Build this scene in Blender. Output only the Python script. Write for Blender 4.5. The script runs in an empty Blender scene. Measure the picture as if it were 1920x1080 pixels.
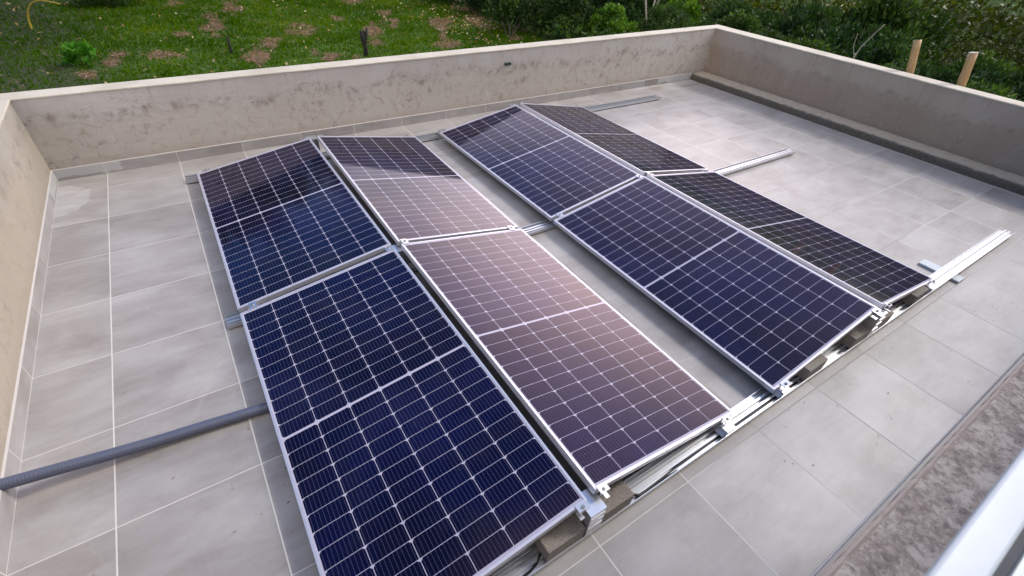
import bpy, math, random
import numpy as np
from mathutils import Vector, Matrix

S = bpy.context.scene
COL = S.collection
rad = math.radians

# ------------------------------------------------------------------ camera
CAM = Vector((0.1247, -2.7137, 2.1843))
YAW, PITCH, ROLL, FPX = -0.6238, -0.6823, 0.0754, 894.29
cd = bpy.data.cameras.new("camera")
cam = bpy.data.objects.new("camera", cd)
COL.objects.link(cam)
cd.sensor_width = 36.0
cd.lens = FPX / 1920.0 * 36.0
cd.clip_start, cd.clip_end = 0.02, 1000.0
cd.dof.use_dof = True
cd.dof.focus_distance = 4.2
cd.dof.aperture_fstop = 3.4
fw = Vector((-math.sin(YAW) * math.cos(PITCH), math.cos(YAW) * math.cos(PITCH), math.sin(PITCH)))
rt = Vector((math.cos(YAW), math.sin(YAW), 0))
up = rt.cross(fw)
r2 = math.cos(ROLL) * rt + math.sin(ROLL) * up
u2 = -math.sin(ROLL) * rt + math.cos(ROLL) * up
mw = Matrix((r2, u2, -fw)).transposed().to_4x4()
mw.translation = CAM
cam.matrix_world = mw
S.camera = cam

# ------------------------------------------------------------------ sky, sun, exposure
SUN_AZ, SUN_EL = rad(96), rad(44)
S.view_settings.view_transform = 'Standard'
S.view_settings.look = 'None'
S.view_settings.gamma = 1.0
S.view_settings.exposure = 0.66
world = bpy.data.worlds.new("World")
S.world = world
world.use_nodes = True
wt = world.node_tree
for n in list(wt.nodes):
    wt.nodes.remove(n)
wo = wt.nodes.new('ShaderNodeOutputWorld')
wb = wt.nodes.new('ShaderNodeBackground')
wb.inputs['Strength'].default_value = 0.15
sky = wt.nodes.new('ShaderNodeTexSky')
sky.sky_type = 'NISHITA'
sky.sun_disc = False
sky.sun_elevation = SUN_EL
sky.sun_rotation = SUN_AZ
sky.air_density = 1.0
sky.dust_density = 0.6
sky.ozone_density = 3.0
tcw = wt.nodes.new('ShaderNodeTexCoord')
mpw = wt.nodes.new('ShaderNodeMapping')
mpw.inputs['Scale'].default_value = (1.0, 1.0, 2.2)
wt.links.new(tcw.outputs['Generated'], mpw.inputs['Vector'])
cn = wt.nodes.new('ShaderNodeTexNoise')
cn.inputs['Scale'].default_value = 2.1
cn.inputs['Detail'].default_value = 6.0
cn.inputs['Roughness'].default_value = 0.55
wt.links.new(mpw.outputs[0], cn.inputs['Vector'])
cr = wt.nodes.new('ShaderNodeValToRGB')
cr.color_ramp.elements[0].position = 0.40
cr.color_ramp.elements[0].color = (0.4, 0.4, 0.4, 1)
cr.color_ramp.elements[1].position = 0.58
cr.color_ramp.elements[1].color = (1, 1, 1, 1)
wt.links.new(cn.outputs['Fac'], cr.inputs['Fac'])
def wmath(op, a, b, clamp=False):
    n = wt.nodes.new('ShaderNodeMath')
    n.operation = op
    n.use_clamp = clamp
    for k, v in enumerate((a, b)):
        if isinstance(v, bpy.types.NodeSocket):
            wt.links.new(v, n.inputs[k])
        else:
            n.inputs[k].default_value = v
    return n.outputs[0]
# cloud cover thick towards the horizon, opening to blue overhead; a bright veiled patch well aside from the sun, shaped for reflected sheen
GLOW_AZ, GLOW_EL = rad(52), rad(17)
sepw = wt.nodes.new('ShaderNodeSeparateXYZ')
wt.links.new(tcw.outputs['Generated'], sepw.inputs[0])
dotn = wt.nodes.new('ShaderNodeVectorMath')
dotn.operation = 'DOT_PRODUCT'
wt.links.new(tcw.outputs['Generated'], dotn.inputs[0])
dotn.inputs[1].default_value = (math.sin(GLOW_AZ) * math.cos(GLOW_EL), math.cos(GLOW_AZ) * math.cos(GLOW_EL), math.sin(GLOW_EL))
def wramp(v, p0, v0, p1, v1):
    n = wt.nodes.new('ShaderNodeMapRange')
    n.interpolation_type = 'SMOOTHSTEP'
    wt.links.new(v, n.inputs['Value'])
    n.inputs['From Min'].default_value, n.inputs['From Max'].default_value = p0, p1
    n.inputs['To Min'].default_value, n.inputs['To Max'].default_value = v0, v1
    return n.outputs[0]
bank = wmath('MULTIPLY', wramp(dotn.outputs['Value'], 0.55, 0.0, 0.90, 1.0), wramp(sepw.outputs[2], 0.40, 1.0, 0.58, 0.0))        # cloud bank low around the bright patch
back_ = wramp(sepw.outputs[1], -0.25, 1.0, 0.10, 0.0)            # unseen clouds added behind the camera to fill the light
top_ = wramp(sepw.outputs[2], 0.93, 0.0, 0.995, 1.0)              # unseen clouds added overhead, fill light as well
amt = wmath('MAXIMUM', bank, wmath('MAXIMUM', back_, top_))
amt = wmath('ADD', amt, 0.0, True)
cover = wmath('MULTIPLY', cr.outputs['Color'], amt, True)
cmx = wt.nodes.new('ShaderNodeMix')
cmx.data_type = 'RGBA'
wt.links.new(cover, cmx.inputs['Factor'])
hsv = wt.nodes.new('ShaderNodeHueSaturation')
hsv.inputs['Saturation'].default_value = 1.3
wt.links.new(sky.outputs['Color'], hsv.inputs['Color'])
wt.links.new(hsv.outputs['Color'], cmx.inputs['A'])
cmx.inputs['B'].default_value = (9.6, 8.7, 8.2, 1)
gl_ = wmath('MULTIPLY', wmath('POWER', wmath('MAXIMUM', dotn.outputs['Value'], 0.0), 18.0), 24.0)
gvec = wt.nodes.new('ShaderNodeCombineXYZ')
for k, q in enumerate((1.0, 0.79, 0.73)):
    wt.links.new(wmath('MULTIPLY', gl_, q), gvec.inputs[k])
cad = wt.nodes.new('ShaderNodeMix')
cad.data_type = 'RGBA'
cad.blend_type = 'ADD'
cad.inputs['Factor'].default_value = 1.0
wt.links.new(cmx.outputs['Result'], cad.inputs['A'])
wt.links.new(gvec.outputs[0], cad.inputs['B'])
wt.links.new(cad.outputs['Result'], wb.inputs['Color'])
wt.links.new(wb.outputs[0], wo.inputs['Surface'])

sl = bpy.data.lights.new("sun", 'SUN')
sl.energy = 1.5
sl.angle = rad(13)
sl.color = (1.0, 0.93, 0.84)
so = bpy.data.objects.new("sun", sl)
COL.objects.link(so)
sdir = Vector((math.sin(SUN_AZ) * math.cos(SUN_EL), math.cos(SUN_AZ) * math.cos(SUN_EL), math.sin(SUN_EL)))
so.rotation_euler = sdir.to_track_quat('Z', 'Y').to_euler()
so.location = (20, 5, 25)

# ------------------------------------------------------------------ helpers
class MB:
    def __init__(self):
        self.v, self.f = [], []
    def add(self, vs, fs):
        b = len(self.v)
        self.v += [tuple(p) for p in vs]
        self.f += [tuple(i + b for i in q) for q in fs]
    def box(self, x0, x1, y0, y1, z0, z1, M=None):
        vs = [Vector((x, y, z)) for z in (z0, z1) for x, y in ((x0, y0), (x1, y0), (x1, y1), (x0, y1))]
        if M is not None:
            vs = [M @ p for p in vs]
        self.add(vs, [(3, 2, 1, 0), (4, 5, 6, 7), (0, 1, 5, 4), (1, 2, 6, 5), (2, 3, 7, 6), (3, 0, 4, 7)])
    def hexa(self, lo, hi):
        """lo, hi: four corners each, counter-clockwise seen from above"""
        self.add(list(lo) + list(hi), [(3, 2, 1, 0), (4, 5, 6, 7), (0, 1, 5, 4), (1, 2, 6, 5), (2, 3, 7, 6), (3, 0, 4, 7)])
    def tube(self, pts, radii, n=10, cap=True):
        pts = [Vector(p) for p in pts]
        rings = []
        ref = None
        for i, p in enumerate(pts):
            t = (pts[min(i + 1, len(pts) - 1)] - pts[max(i - 1, 0)]).normalized()
            if ref is None:
                ref = t.orthogonal().normalized()
            a = (ref - t * ref.dot(t)).normalized()
            ref = a
            b = t.cross(a)
            r = radii[i] if hasattr(radii, '__len__') else radii
            rings.append([p + r * (math.cos(k * 2 * math.pi / n) * a + math.sin(k * 2 * math.pi / n) * b) for k in range(n)])
        vs = [q for ring in rings for q in ring]
        fs = []
        for i in range(len(rings) - 1):
            for k in range(n):
                k2 = (k + 1) % n
                fs.append((i * n + k, i * n + k2, (i + 1) * n + k2, (i + 1) * n + k))
        if cap:
            fs.append(tuple(reversed(range(n))))
            fs.append(tuple((len(rings) - 1) * n + k for k in range(n)))
        self.add(vs, fs)
    def cyl(self, c, d, r, n=12):
        c = Vector(c)
        self.tube([c, c + Vector(d)], r, n)
    def build(self, name, mat, parent=None, loc=(0, 0, 0), smooth=False):
        me = bpy.data.meshes.new(name)
        me.from_pydata(self.v, [], self.f)
        me.materials.append(mat)
        if smooth:
            me.polygons.foreach_set('use_smooth', [True] * len(me.polygons))
        me.update()
        o = bpy.data.objects.new(name, me)
        COL.objects.link(o)
        o.location = loc
        if parent:
            o.parent = parent
        return o

def tag(o, label, cat, group=None):
    o['label'] = label
    o['category'] = cat
    if group:
        o['group'] = group
    return o

def empty(name, loc, label, cat, group=None, rot=(0, 0, 0)):
    o = bpy.data.objects.new(name, None)
    COL.objects.link(o)
    o.empty_display_size = 0.1
    o.location = loc
    o.rotation_euler = rot
    return tag(o, label, cat, group)

def structure(o):
    o['kind'] = 'structure'
    return o

def stuff(o):
    o['kind'] = 'stuff'
    return o

def bevel(o, w, seg=2):
    m = o.modifiers.new('bevel', 'BEVEL')
    m.width, m.segments, m.limit_method = w, seg, 'ANGLE'
    m.angle_limit = rad(40)

# ---- node helper
class NT:
    def __init__(self, name):
        self.m = bpy.data.materials.new(name)
        self.m.use_nodes = True
        self.t = self.m.node_tree
        for n in list(self.t.nodes):
            self.t.nodes.remove(n)
        self.out = self.t.nodes.new('ShaderNodeOutputMaterial')
        self.b = self.t.nodes.new('ShaderNodeBsdfPrincipled')
        self.t.links.new(self.b.outputs[0], self.out.inputs['Surface'])
    def set(self, sock, v):
        if isinstance(v, bpy.types.NodeSocket):
            self.t.links.new(v, sock)
        elif hasattr(v, '__len__') and len(v) == 3 and sock.type == 'RGBA':
            sock.default_value = (*v, 1)
        else:
            sock.default_value = v
    def p(self, **kw):
        for k, v in kw.items():
            self.set(self.b.inputs[k.replace('_', ' ')], v)
    def math(self, op, a, b=0.0, c=None, clamp=False):
        n = self.t.nodes.new('ShaderNodeMath')
        n.operation = op
        n.use_clamp = clamp
        self.set(n.inputs[0], a)
        self.set(n.inputs[1], b)
        if c is not None:
            self.set(n.inputs[2], c)
        return n.outputs[0]
    def mix(self, f, a, b, mode='MIX'):
        n = self.t.nodes.new('ShaderNodeMix')
        n.data_type = 'RGBA'
        n.blend_type = mode
        n.clamp_factor = True
        self.set(n.inputs['Factor'], f)
        self.set(n.inputs['A'], a)
        self.set(n.inputs['B'], b)
        return n.outputs['Result']
    def coord(self, kind='Object'):
        return self.t.nodes.new('ShaderNodeTexCoord').outputs[kind]
    def map(self, v, scale=(1, 1, 1), loc=(0, 0, 0), rot=(0, 0, 0)):
        n = self.t.nodes.new('ShaderNodeMapping')
        self.set(n.inputs['Vector'], v)
        n.inputs['Scale'].default_value = scale
        n.inputs['Location'].default_value = loc
        n.inputs['Rotation'].default_value = rot
        return n.outputs[0]
    def sep(self, v):
        n = self.t.nodes.new('ShaderNodeSeparateXYZ')
        self.set(n.inputs[0], v)
        return n.outputs
    def comb(self, x, y, z=0.0):
        n = self.t.nodes.new('ShaderNodeCombineXYZ')
        for s, q in zip(n.inputs, (x, y, z)):
            self.set(s, q)
        return n.outputs[0]
    def vadd(self, a, b):
        n = self.t.nodes.new('ShaderNodeVectorMath')
        n.operation = 'ADD'
        self.set(n.inputs[0], a)
        self.set(n.inputs[1], b)
        return n.outputs[0]
    def noise(self, v, scale=5.0, detail=4.0, rough=0.5, dist=0.0):
        n = self.t.nodes.new('ShaderNodeTexNoise')
        self.set(n.inputs['Vector'], v)
        n.inputs['Scale'].default_value = scale
        n.inputs['Detail'].default_value = detail
        n.inputs['Roughness'].default_value = rough
        n.inputs['Distortion'].default_value = dist
        return n.outputs['Fac']
    def voro(self, v, scale=5.0, feature='F1', out='Distance', rnd=1.0):
        n = self.t.nodes.new('ShaderNodeTexVoronoi')
        n.feature = feature
        self.set(n.inputs['Vector'], v)
        n.inputs['Scale'].default_value = scale
        n.inputs['Randomness'].default_value = rnd
        return n.outputs[out]
    def white(self, v, out='Value'):
        n = self.t.nodes.new('ShaderNodeTexWhiteNoise')
        n.noise_dimensions = '3D'
        self.set(n.inputs['Vector'], v)
        return n.outputs[out]
    def ramp(self, f, pts):
        """smooth step / ramp to grey values: pts = [(pos, value)...]"""
        n = self.t.nodes.new('ShaderNodeValToRGB')
        self.set(n.inputs['Fac'], f)
        e = n.color_ramp.elements
        while len(e) < len(pts):
            e.new(0.5)
        for el, (p, v) in zip(e, pts):
            el.position = p
            el.color = (v, v, v, 1) if not hasattr(v, '__len__') else (*v, 1)
        return n.outputs['Color']
    def attr(self, name, out='Fac'):
        n = self.t.nodes.new('ShaderNodeAttribute')
        n.attribute_name = name
        return n.outputs[out]
    def objrand(self):
        return self.t.nodes.new('ShaderNodeObjectInfo').outputs['Random']
    def bump(self, h, strength=0.3, dist=0.01):
        n = self.t.nodes.new('ShaderNodeBump')
        n.inputs['Strength'].default_value = strength
        n.inputs['Distance'].default_value = dist
        self.set(n.inputs['Height'], h)
        self.t.links.new(n.outputs[0], self.b.inputs['Normal'])

# ------------------------------------------------------------------ materials
TX, TY, GX, GY = 0.5796, 0.5790, -0.6836, 2.4011

def tile_color(N, co, idx, i, j):
    """cloudy grey porcelain, every tile cut from another place of the pattern"""
    off = N.t.nodes.new('ShaderNodeVectorMath')
    off.operation = 'SCALE'
    N.set(off.inputs[0], N.white(idx, 'Color'))
    off.inputs['Scale'].default_value = 37.0
    c2 = N.vadd(co, off.outputs[0])
    a = N.noise(N.map(c2, (1.0, 1.9, 1.0), rot=(0, 0, 0.35)), 1.9, 5.0, 0.55, 0.4)
    b = N.noise(N.map(c2, (1.5, 9.0, 1.0), rot=(0, 0, 0.2)), 3.2, 5.0, 0.65)
    g = N.noise(c2, 60.0, 3.0, 0.7)
    f = N.math('ADD', N.math('MULTIPLY', a, 0.68), N.math('ADD', N.math('MULTIPLY', b, 0.22), N.math('MULTIPLY', g, 0.10)))
    col = N.ramp(f, [(0.34, (0.224, 0.206, 0.193)), (0.46, (0.278, 0.261, 0.249)), (0.56, (0.320, 0.307, 0.298)), (0.68, (0.366, 0.356, 0.348))])
    tone = N.math('MULTIPLY_ADD', N.white(idx), 0.14, 0.93)
    return N.mix(1.0, col, N.comb(tone, tone, tone), 'MULTIPLY')

def mat_floor():
    N = NT('floor_tiles')
    co = N.coord()
    x, y, z = N.sep(co)
    fx = N.math('DIVIDE', N.math('SUBTRACT', x, GX), TX)
    fy = N.math('DIVIDE', N.math('SUBTRACT', y, GY), TY)
    i, j = N.math('FLOOR', fx), N.math('FLOOR', fy)
    dx = N.math('MULTIPLY', N.math('SUBTRACT', 0.5, N.math('ABSOLUTE', N.math('SUBTRACT', N.math('FRACT', fx), 0.5))), TX)
    dy = N.math('MULTIPLY', N.math('SUBTRACT', 0.5, N.math('ABSOLUTE', N.math('SUBTRACT', N.math('FRACT', fy), 0.5))), TY)
    gx = N.math('LESS_THAN', dx, 0.0029)
    gy = N.math('LESS_THAN', dy, 0.0021)
    g = N.math('MAXIMUM', gx, gy)
    col = tile_color(N, co, N.comb(i, j, 3.0), i, j)
    # cement haze left by the grouting: pale smears along the joints
    hz = N.ramp(N.noise(co, 2.6, 5.0, 0.62), [(0.5, 0.0), (0.72, 1.0)])
    col = N.mix(N.math('MULTIPLY', hz, 0.22), col, (0.46, 0.44, 0.42))
    # edges of dried puddles
    rg = N.math('ABSOLUTE', N.math('SUBTRACT', N.noise(co, 1.5, 4.0, 0.5, 0.6), 0.5))
    rg = N.math('MULTIPLY', N.ramp(rg, [(0.0, 1.0), (0.012, 0.0)]), N.ramp(N.noise(co, 0.8, 2.0), [(0.45, 0.0), (0.6, 1.0)]))
    col = N.mix(N.math('MULTIPLY', rg, 0.16), col, (0.46, 0.44, 0.41))
    # dirt specks
    sp = N.math('LESS_THAN', N.voro(co, 9.0), 0.018)
    spk = N.math('MULTIPLY', sp, N.math('GREATER_THAN', N.noise(co, 1.3, 3.0), 0.53))
    col = N.mix(N.math('MULTIPLY', spk, 0.75), col, (0.06, 0.05, 0.045))
    st = N.ramp(N.noise(N.map(co, (1, 1, 1), rot=(0, 0, 0.6)), 7.0, 7.0, 0.75), [(0.60, 0.0), (0.74, 1.0)])
    col = N.mix(N.math('MULTIPLY', st, 0.16), col, (0.15, 0.135, 0.125))
    # grey waterproofing brushed over the tiles in two corners
    wob = N.math('MULTIPLY', N.math('SUBTRACT', N.noise(co, 6.0, 5.0, 0.6), 0.5), 0.55)
    def patch(cx, cy, sx, sy):
        ax = N.math('DIVIDE', N.math('SUBTRACT', x, cx), sx)
        ay = N.math('DIVIDE', N.math('SUBTRACT', y, cy), sy)
        d = N.math('SQRT', N.math('ADD', N.math('MULTIPLY', ax, ax), N.math('MULTIPLY', ay, ay)))
        return N.math('LESS_THAN', N.math('ADD', d, wob), 0.8)
    a_ = N.ramp(N.noise(N.map(co, (2.0, 7.0, 1.0), rot=(0, 0, 0.9)), 3.0, 5.0, 0.6), [(0.3, 0.15), (0.7, 0.75)])
    p = N.math('MAXIMUM', patch(-1.02, 2.28, 0.26, 0.36), N.math('MAXIMUM', patch(7.2, 2.68, 0.55, 0.22), patch(6.2, 2.70, 0.5, 0.10)))
    col = N.mix(N.math('MULTIPLY', p, N.math('MULTIPLY_ADD', a_, 0.9, 0.02)), col, (0.50, 0.50, 0.50))
    gcol = N.mix(N.noise(co, 4.0, 3.0), (0.50, 0.48, 0.45), (0.66, 0.64, 0.61))
    gd = N.ramp(N.math('SUBTRACT', N.math('MULTIPLY', N.noise(co, 0.55, 3.0), 1.25), N.math('ABSOLUTE', N.math('MULTIPLY', N.math('SUBTRACT', x, 3.8), 0.12))), [(0.42, 0.0), (0.58, 1.0)])
    gcol = N.mix(N.math('MULTIPLY', gd, 0.8), gcol, (0.20, 0.185, 0.17))
    col = N.mix(g, col, gcol)
    ro = N.math('MULTIPLY_ADD', N.noise(co, 3.0, 6.0, 0.65), 0.14, 0.34)
    ro = N.math('MAXIMUM', ro, N.math('MULTIPLY', g, 0.75))
    N.p(Base_Color=col, Roughness=ro)
    N.b.inputs['IOR'].default_value = 1.5
    h = N.math('SUBTRACT', N.math('MULTIPLY', N.noise(co, 45.0, 4.0), 0.08), N.math('MULTIPLY', g, 1.0))
    N.bump(h, 0.35, 0.0015)
    return N.m

def mat_skirting(axis, off):
    """tiles on edge: joints every tile along x or y, a pale grout bead along the top"""
    N = NT('skirting_tile')
    co = N.coord()
    x, y, z = N.sep(co)
    s = x if axis == 'x' else y
    per, o = (TX, GX) if axis == 'x' else (TY, GY)
    fx = N.math('DIVIDE', N.math('SUBTRACT', s, o), per)
    i = N.math('FLOOR', fx)
    d = N.math('MULTIPLY', N.math('SUBTRACT', 0.5, N.math('ABSOLUTE', N.math('SUBTRACT', N.math('FRACT', fx), 0.5))), per)
    g = N.math('MAXIMUM', N.math('LESS_THAN', d, 0.0024), N.math('MAXIMUM', N.math('LESS_THAN', z, 0.005), N.math('GREATER_THAN', z, 0.1035)))
    col = tile_color(N, N.comb(s, N.math('MULTIPLY', z, 1.0), off), N.comb(i, off, 9.0), i, i)
    col = N.mix(N.math('MULTIPLY', N.ramp(N.noise(co, 5.0, 5.0, 0.6), [(0.5, 0.0), (0.7, 1.0)]), 0.3), col, (0.42, 0.41, 0.40))
    wob = N.math('MULTIPLY', N.math('SUBTRACT', N.noise(co, 7.0, 5.0, 0.6), 0.5), 0.6)
    if axis == 'x':
        p = N.math('LESS_THAN', N.math('ADD', N.math('ABSOLUTE', N.math('SUBTRACT', N.math('ABSOLUTE', N.math('SUBTRACT', x, 3.0)), 3.95)), wob), 0.42)
    else:
        p = N.math('GREATER_THAN', N.math('ADD', y, wob), 2.25)
    p = N.math('MULTIPLY', p, N.math('GREATER_THAN', N.math('ADD', N.math('MULTIPLY', z, 6.0), wob), 0.12))
    col = N.mix(N.math('MULTIPLY', p, 0.7), col, (0.47, 0.47, 0.475))
    col = N.mix(g, col, (0.58, 0.56, 0.53))
    N.p(Base_Color=col, Roughness=0.45)
    return N.m

def mat_plaster(name, base, dirty, axis, seed=0.0, wetness=0.5, tan=(0.97, 0.88, 0.77)):
    """old cream render: clean band under the coping, brown blotches and drips lower down"""
    N = NT(name)
    co = N.map(N.coord(), loc=(seed, seed * 0.7, 0))
    x, y, z = N.sep(co)
    s = x if axis == 'x' else y
    big = N.noise(N.comb(s, seed, z), 1.6, 6.0, 0.6, 0.3)
    mid = N.noise(N.comb(s, seed, z), 10.0, 9.0, 0.72, 0.8)
    fine = N.noise(co, 38.0, 6.0, 0.7)
    drip = N.noise(N.comb(N.math('MULTIPLY', s, 9.0), seed, N.math('MULTIPLY', z, 1.3)), 1.0, 5.0, 0.6)
    edge = N.math('ADD', z, N.math('MULTIPLY', N.math('SUBTRACT', N.noise(N.comb(s, seed, 0.0), 2.2, 5.0, 0.6), 0.5), 0.42))
    low = N.ramp(edge, [(0.43, 1.0), (0.56, 0.0)])
    col = N.mix(N.ramp(big, [(0.35, 0.0), (0.65, 1.0)]), base, tuple(c * k for c, k in zip(base, (0.86, 0.83, 0.80))))
    col = N.mix(N.math('MULTIPLY', low, N.math('MULTIPLY_ADD', drip, 0.7, 0.30)), col, tuple(c * k for c, k in zip(base, tan)))
    bl = N.math('MULTIPLY', N.ramp(mid, [(0.53, 0.0), (0.66, 1.0)]), N.math('MULTIPLY_ADD', low, 0.55, 0.08))
    col = N.mix(N.math('MULTIPLY', bl, wetness), col, dirty)
    ring = N.math('MULTIPLY', N.ramp(edge, [(0.44, 0.0), (0.50, 1.0), (0.53, 1.0), (0.58, 0.0)]), N.ramp(N.noise(N.comb(s, seed + 2, z), 9.0, 9.0, 0.75, 0.8), [(0.47, 0.0), (0.60, 1.0)]))
    col = N.mix(N.math('MULTIPLY', ring, wetness * 0.8), col, tuple(c * 0.9 for c in dirty))
    ef = N.ramp(N.noise(N.comb(N.math('MULTIPLY', s, 2.5), seed + 3, z), 3.0, 7.0, 0.7, 0.8), [(0.58, 0.0), (0.70, 1.0)])
    col = N.mix(N.math('MULTIPLY', ef, N.math('MULTIPLY', low, 0.55)), col, tuple(min(0.75, c * 1.22) for c in base))
    foot = N.ramp(N.math('ADD', z, N.math('MULTIPLY', mid, 0.12)), [(0.14, 1.0), (0.25, 0.0)])
    col = N.mix(N.math('MULTIPLY', foot, 0.38), col, dirty)
    far = N.ramp(N.math('MULTIPLY', s, 0.1), [(0.55, 0.0), (0.72, 0.16)]) if axis == 'x' else 0.0
    mold = N.math('MULTIPLY', N.ramp(N.noise(N.comb(s, seed + 9, z), 10.0, 8.0, 0.78, 0.5), [(0.54, 0.0), (0.66, 1.0)]),
                  N.ramp(N.math('ADD', far, N.noise(N.comb(s, seed + 5, z), 1.3, 3.0)), [(0.48, 0.0), (0.62, 1.0)]))
    # dark drips that start under the coping
    dr = N.math('MULTIPLY', N.ramp(N.noise(N.comb(N.math('MULTIPLY', s, 26.0), seed, N.math('MULTIPLY', z, 0.9)), 1.0, 4.0, 0.6), [(0.58, 0.0), (0.74, 1.0)]), N.ramp(N.math('ADD', z, N.math('MULTIPLY', big, 0.3)), [(0.62, 0.0), (0.86, 1.0)]))
    col = N.mix(N.math('MULTIPLY', dr, 0.45), col, dirty)
    col = N.mix(N.math('MULTIPLY', mold, wetness * 0.8), col, tuple(c * 0.45 for c in dirty))
    col = N.mix(N.math('MULTIPLY', N.ramp(fine, [(0.55, 0.0), (0.75, 1.0)]), 0.22), col, dirty)
    scr = N.math('MULTIPLY', N.math('LESS_THAN', N.voro(N.map(co, (3.0, 3.0, 0.8), rot=(0.5, 0.6, 0.2)), 3.0, 'DISTANCE_TO_EDGE'), 0.006),
                 N.math('GREATER_THAN', N.noise(co, 2.0, 2.0), 0.60))
    col = N.mix(N.math('MULTIPLY', scr, 0.45), col, tuple(c * 0.55 for c in dirty))
    N.p(Base_Color=col, Roughness=0.88)
    N.bump(N.math('ADD', N.math('MULTIPLY', mid, 0.6), N.math('ADD', N.math('MULTIPLY', fine, 0.35), N.math('MULTIPLY', N.noise(N.comb(N.math('MULTIPLY', s, 1.0), seed, N.math('MULTIPLY', z, 3.0)), 7.0, 3.0), 0.8))), 0.45, 0.008)
    return N.m

def mat_coping():
    N = NT('coping_paint')
    co = N.coord()
    f = N.noise(co, 3.0, 6.0, 0.65)
    g = N.noise(co, 30.0, 5.0, 0.7)
    col = N.mix(N.ramp(f, [(0.4, 0.0), (0.68, 1.0)]), (0.49, 0.455, 0.38), (0.39, 0.355, 0.29))
    col = N.mix(N.math('MULTIPLY', N.ramp(g, [(0.58, 0.0), (0.72, 1.0)]), 0.55), col, (0.22, 0.19, 0.15))
    N.p(Base_Color=col, Roughness=0.8)
    N.bump(g, 0.25, 0.004)
    return N.m

def mat_kerb():
    N = NT('kerb_mortar')
    co = N.coord()
    x, y, z = N.sep(co)
    f = N.noise(co, 9.0, 7.0, 0.7)
    g = N.noise(co, 40.0, 5.0, 0.7)
    col = N.mix(N.ramp(f, [(0.38, 0.0), (0.65, 1.0)]), (0.47, 0.415, 0.34), (0.35, 0.305, 0.245))
    col = N.mix(N.math('MULTIPLY', g, 0.3), col, (0.18, 0.15, 0.11))
    # damp black growth on the face, ragged along the arris
    d = N.ramp(N.math('ADD', z, N.math('MULTIPLY', N.math('SUBTRACT', f, 0.5), 0.035)), [(0.084, 1.0), (0.098, 0.0)])
    mo = N.mix(N.ramp(g, [(0.4, 0.0), (0.62, 1.0)]), (0.105, 0.087, 0.082), (0.065, 0.060, 0.036))
    col = N.mix(d, col, mo)
    N.p(Base_Color=col, Roughness=0.9)
    N.bump(f, 0.5, 0.01)
    return N.m

def mat_mould():
    """house wall below the window: blotched lichen on worn cream paint"""
    N = NT('mouldy_render')
    co = N.coord()
    x, y, z = N.sep(co)
    v = N.comb(N.math('MULTIPLY', x, 1.0), 0.0, N.math('MULTIPLY', N.math('ADD', y, z), 1.0))
    a = N.noise(v, 7.0, 8.0, 0.66, 0.5)
    b = N.noise(v, 30.0, 9.0, 0.75, 0.7)
    c = N.voro(N.vadd(v, N.comb(N.math('MULTIPLY', b, 0.25), 0.0, N.math('MULTIPLY', a, 0.2))), 26.0, 'DISTANCE_TO_EDGE')
    d = N.noise(v, 38.0, 6.0, 0.75)
    cream = N.mix(d, (0.66, 0.59, 0.50), (0.54, 0.475, 0.395))
    brown = N.mix(N.ramp(b, [(0.4, 0.0), (0.6, 1.0)]), (0.46, 0.39, 0.32), (0.29, 0.24, 0.20))
    m = N.ramp(N.math('ADD', N.math('MULTIPLY', a, 0.65), N.math('MULTIPLY', b, 0.35)), [(0.42, 0.0), (0.52, 1.0)])
    col = N.mix(m, cream, brown)
    dk = N.ramp(N.noise(v, 8.0, 6.0, 0.65, 0.5), [(0.54, 0.0), (0.64, 1.0)])
    col = N.mix(N.math('MULTIPLY', dk, 0.6), col, (0.16, 0.137, 0.125))
    crk = N.math('MULTIPLY', N.ramp(c, [(0.0, 1.0), (0.035, 0.0)]), N.ramp(b, [(0.45, 0.0), (0.6, 1.0)]))
    col = N.mix(N.math('MULTIPLY', crk, 0.7), col, (0.07, 0.052, 0.055))
    li = N.ramp(N.noise(v, 30.0, 7.0, 0.8, 0.4), [(0.60, 0.0), (0.70, 1.0)])
    col = N.mix(N.math('MULTIPLY', li, 0.5), col, (0.40, 0.37, 0.30))
    N.p(Base_Color=col, Roughness=0.92)
    N.bump(b, 0.4, 0.01)
    return N.m

def mat_alu(name, col=(0.80, 0.80, 0.83), rough=0.32, metal=0.85, var=0.10):
    N = NT(name)
    co = N.coord()
    f = N.noise(N.map(co, (0.3, 60.0, 60.0)), 3.0, 4.0, 0.6)
    g = N.noise(co, 6.0, 3.0, 0.6)
    c = N.mix(N.math('MULTIPLY', f, 0.25), col, tuple(k * 0.72 for k in col))
    c = N.mix(N.math('MULTIPLY', N.ramp(g, [(0.55, 0.0), (0.75, 1.0)]), 0.18), c, (0.45, 0.43, 0.41))
    N.p(Base_Color=c, Metallic=metal, Roughness=N.math('MULTIPLY_ADD', g, var, rough - var * .5))
    return N.m

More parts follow.
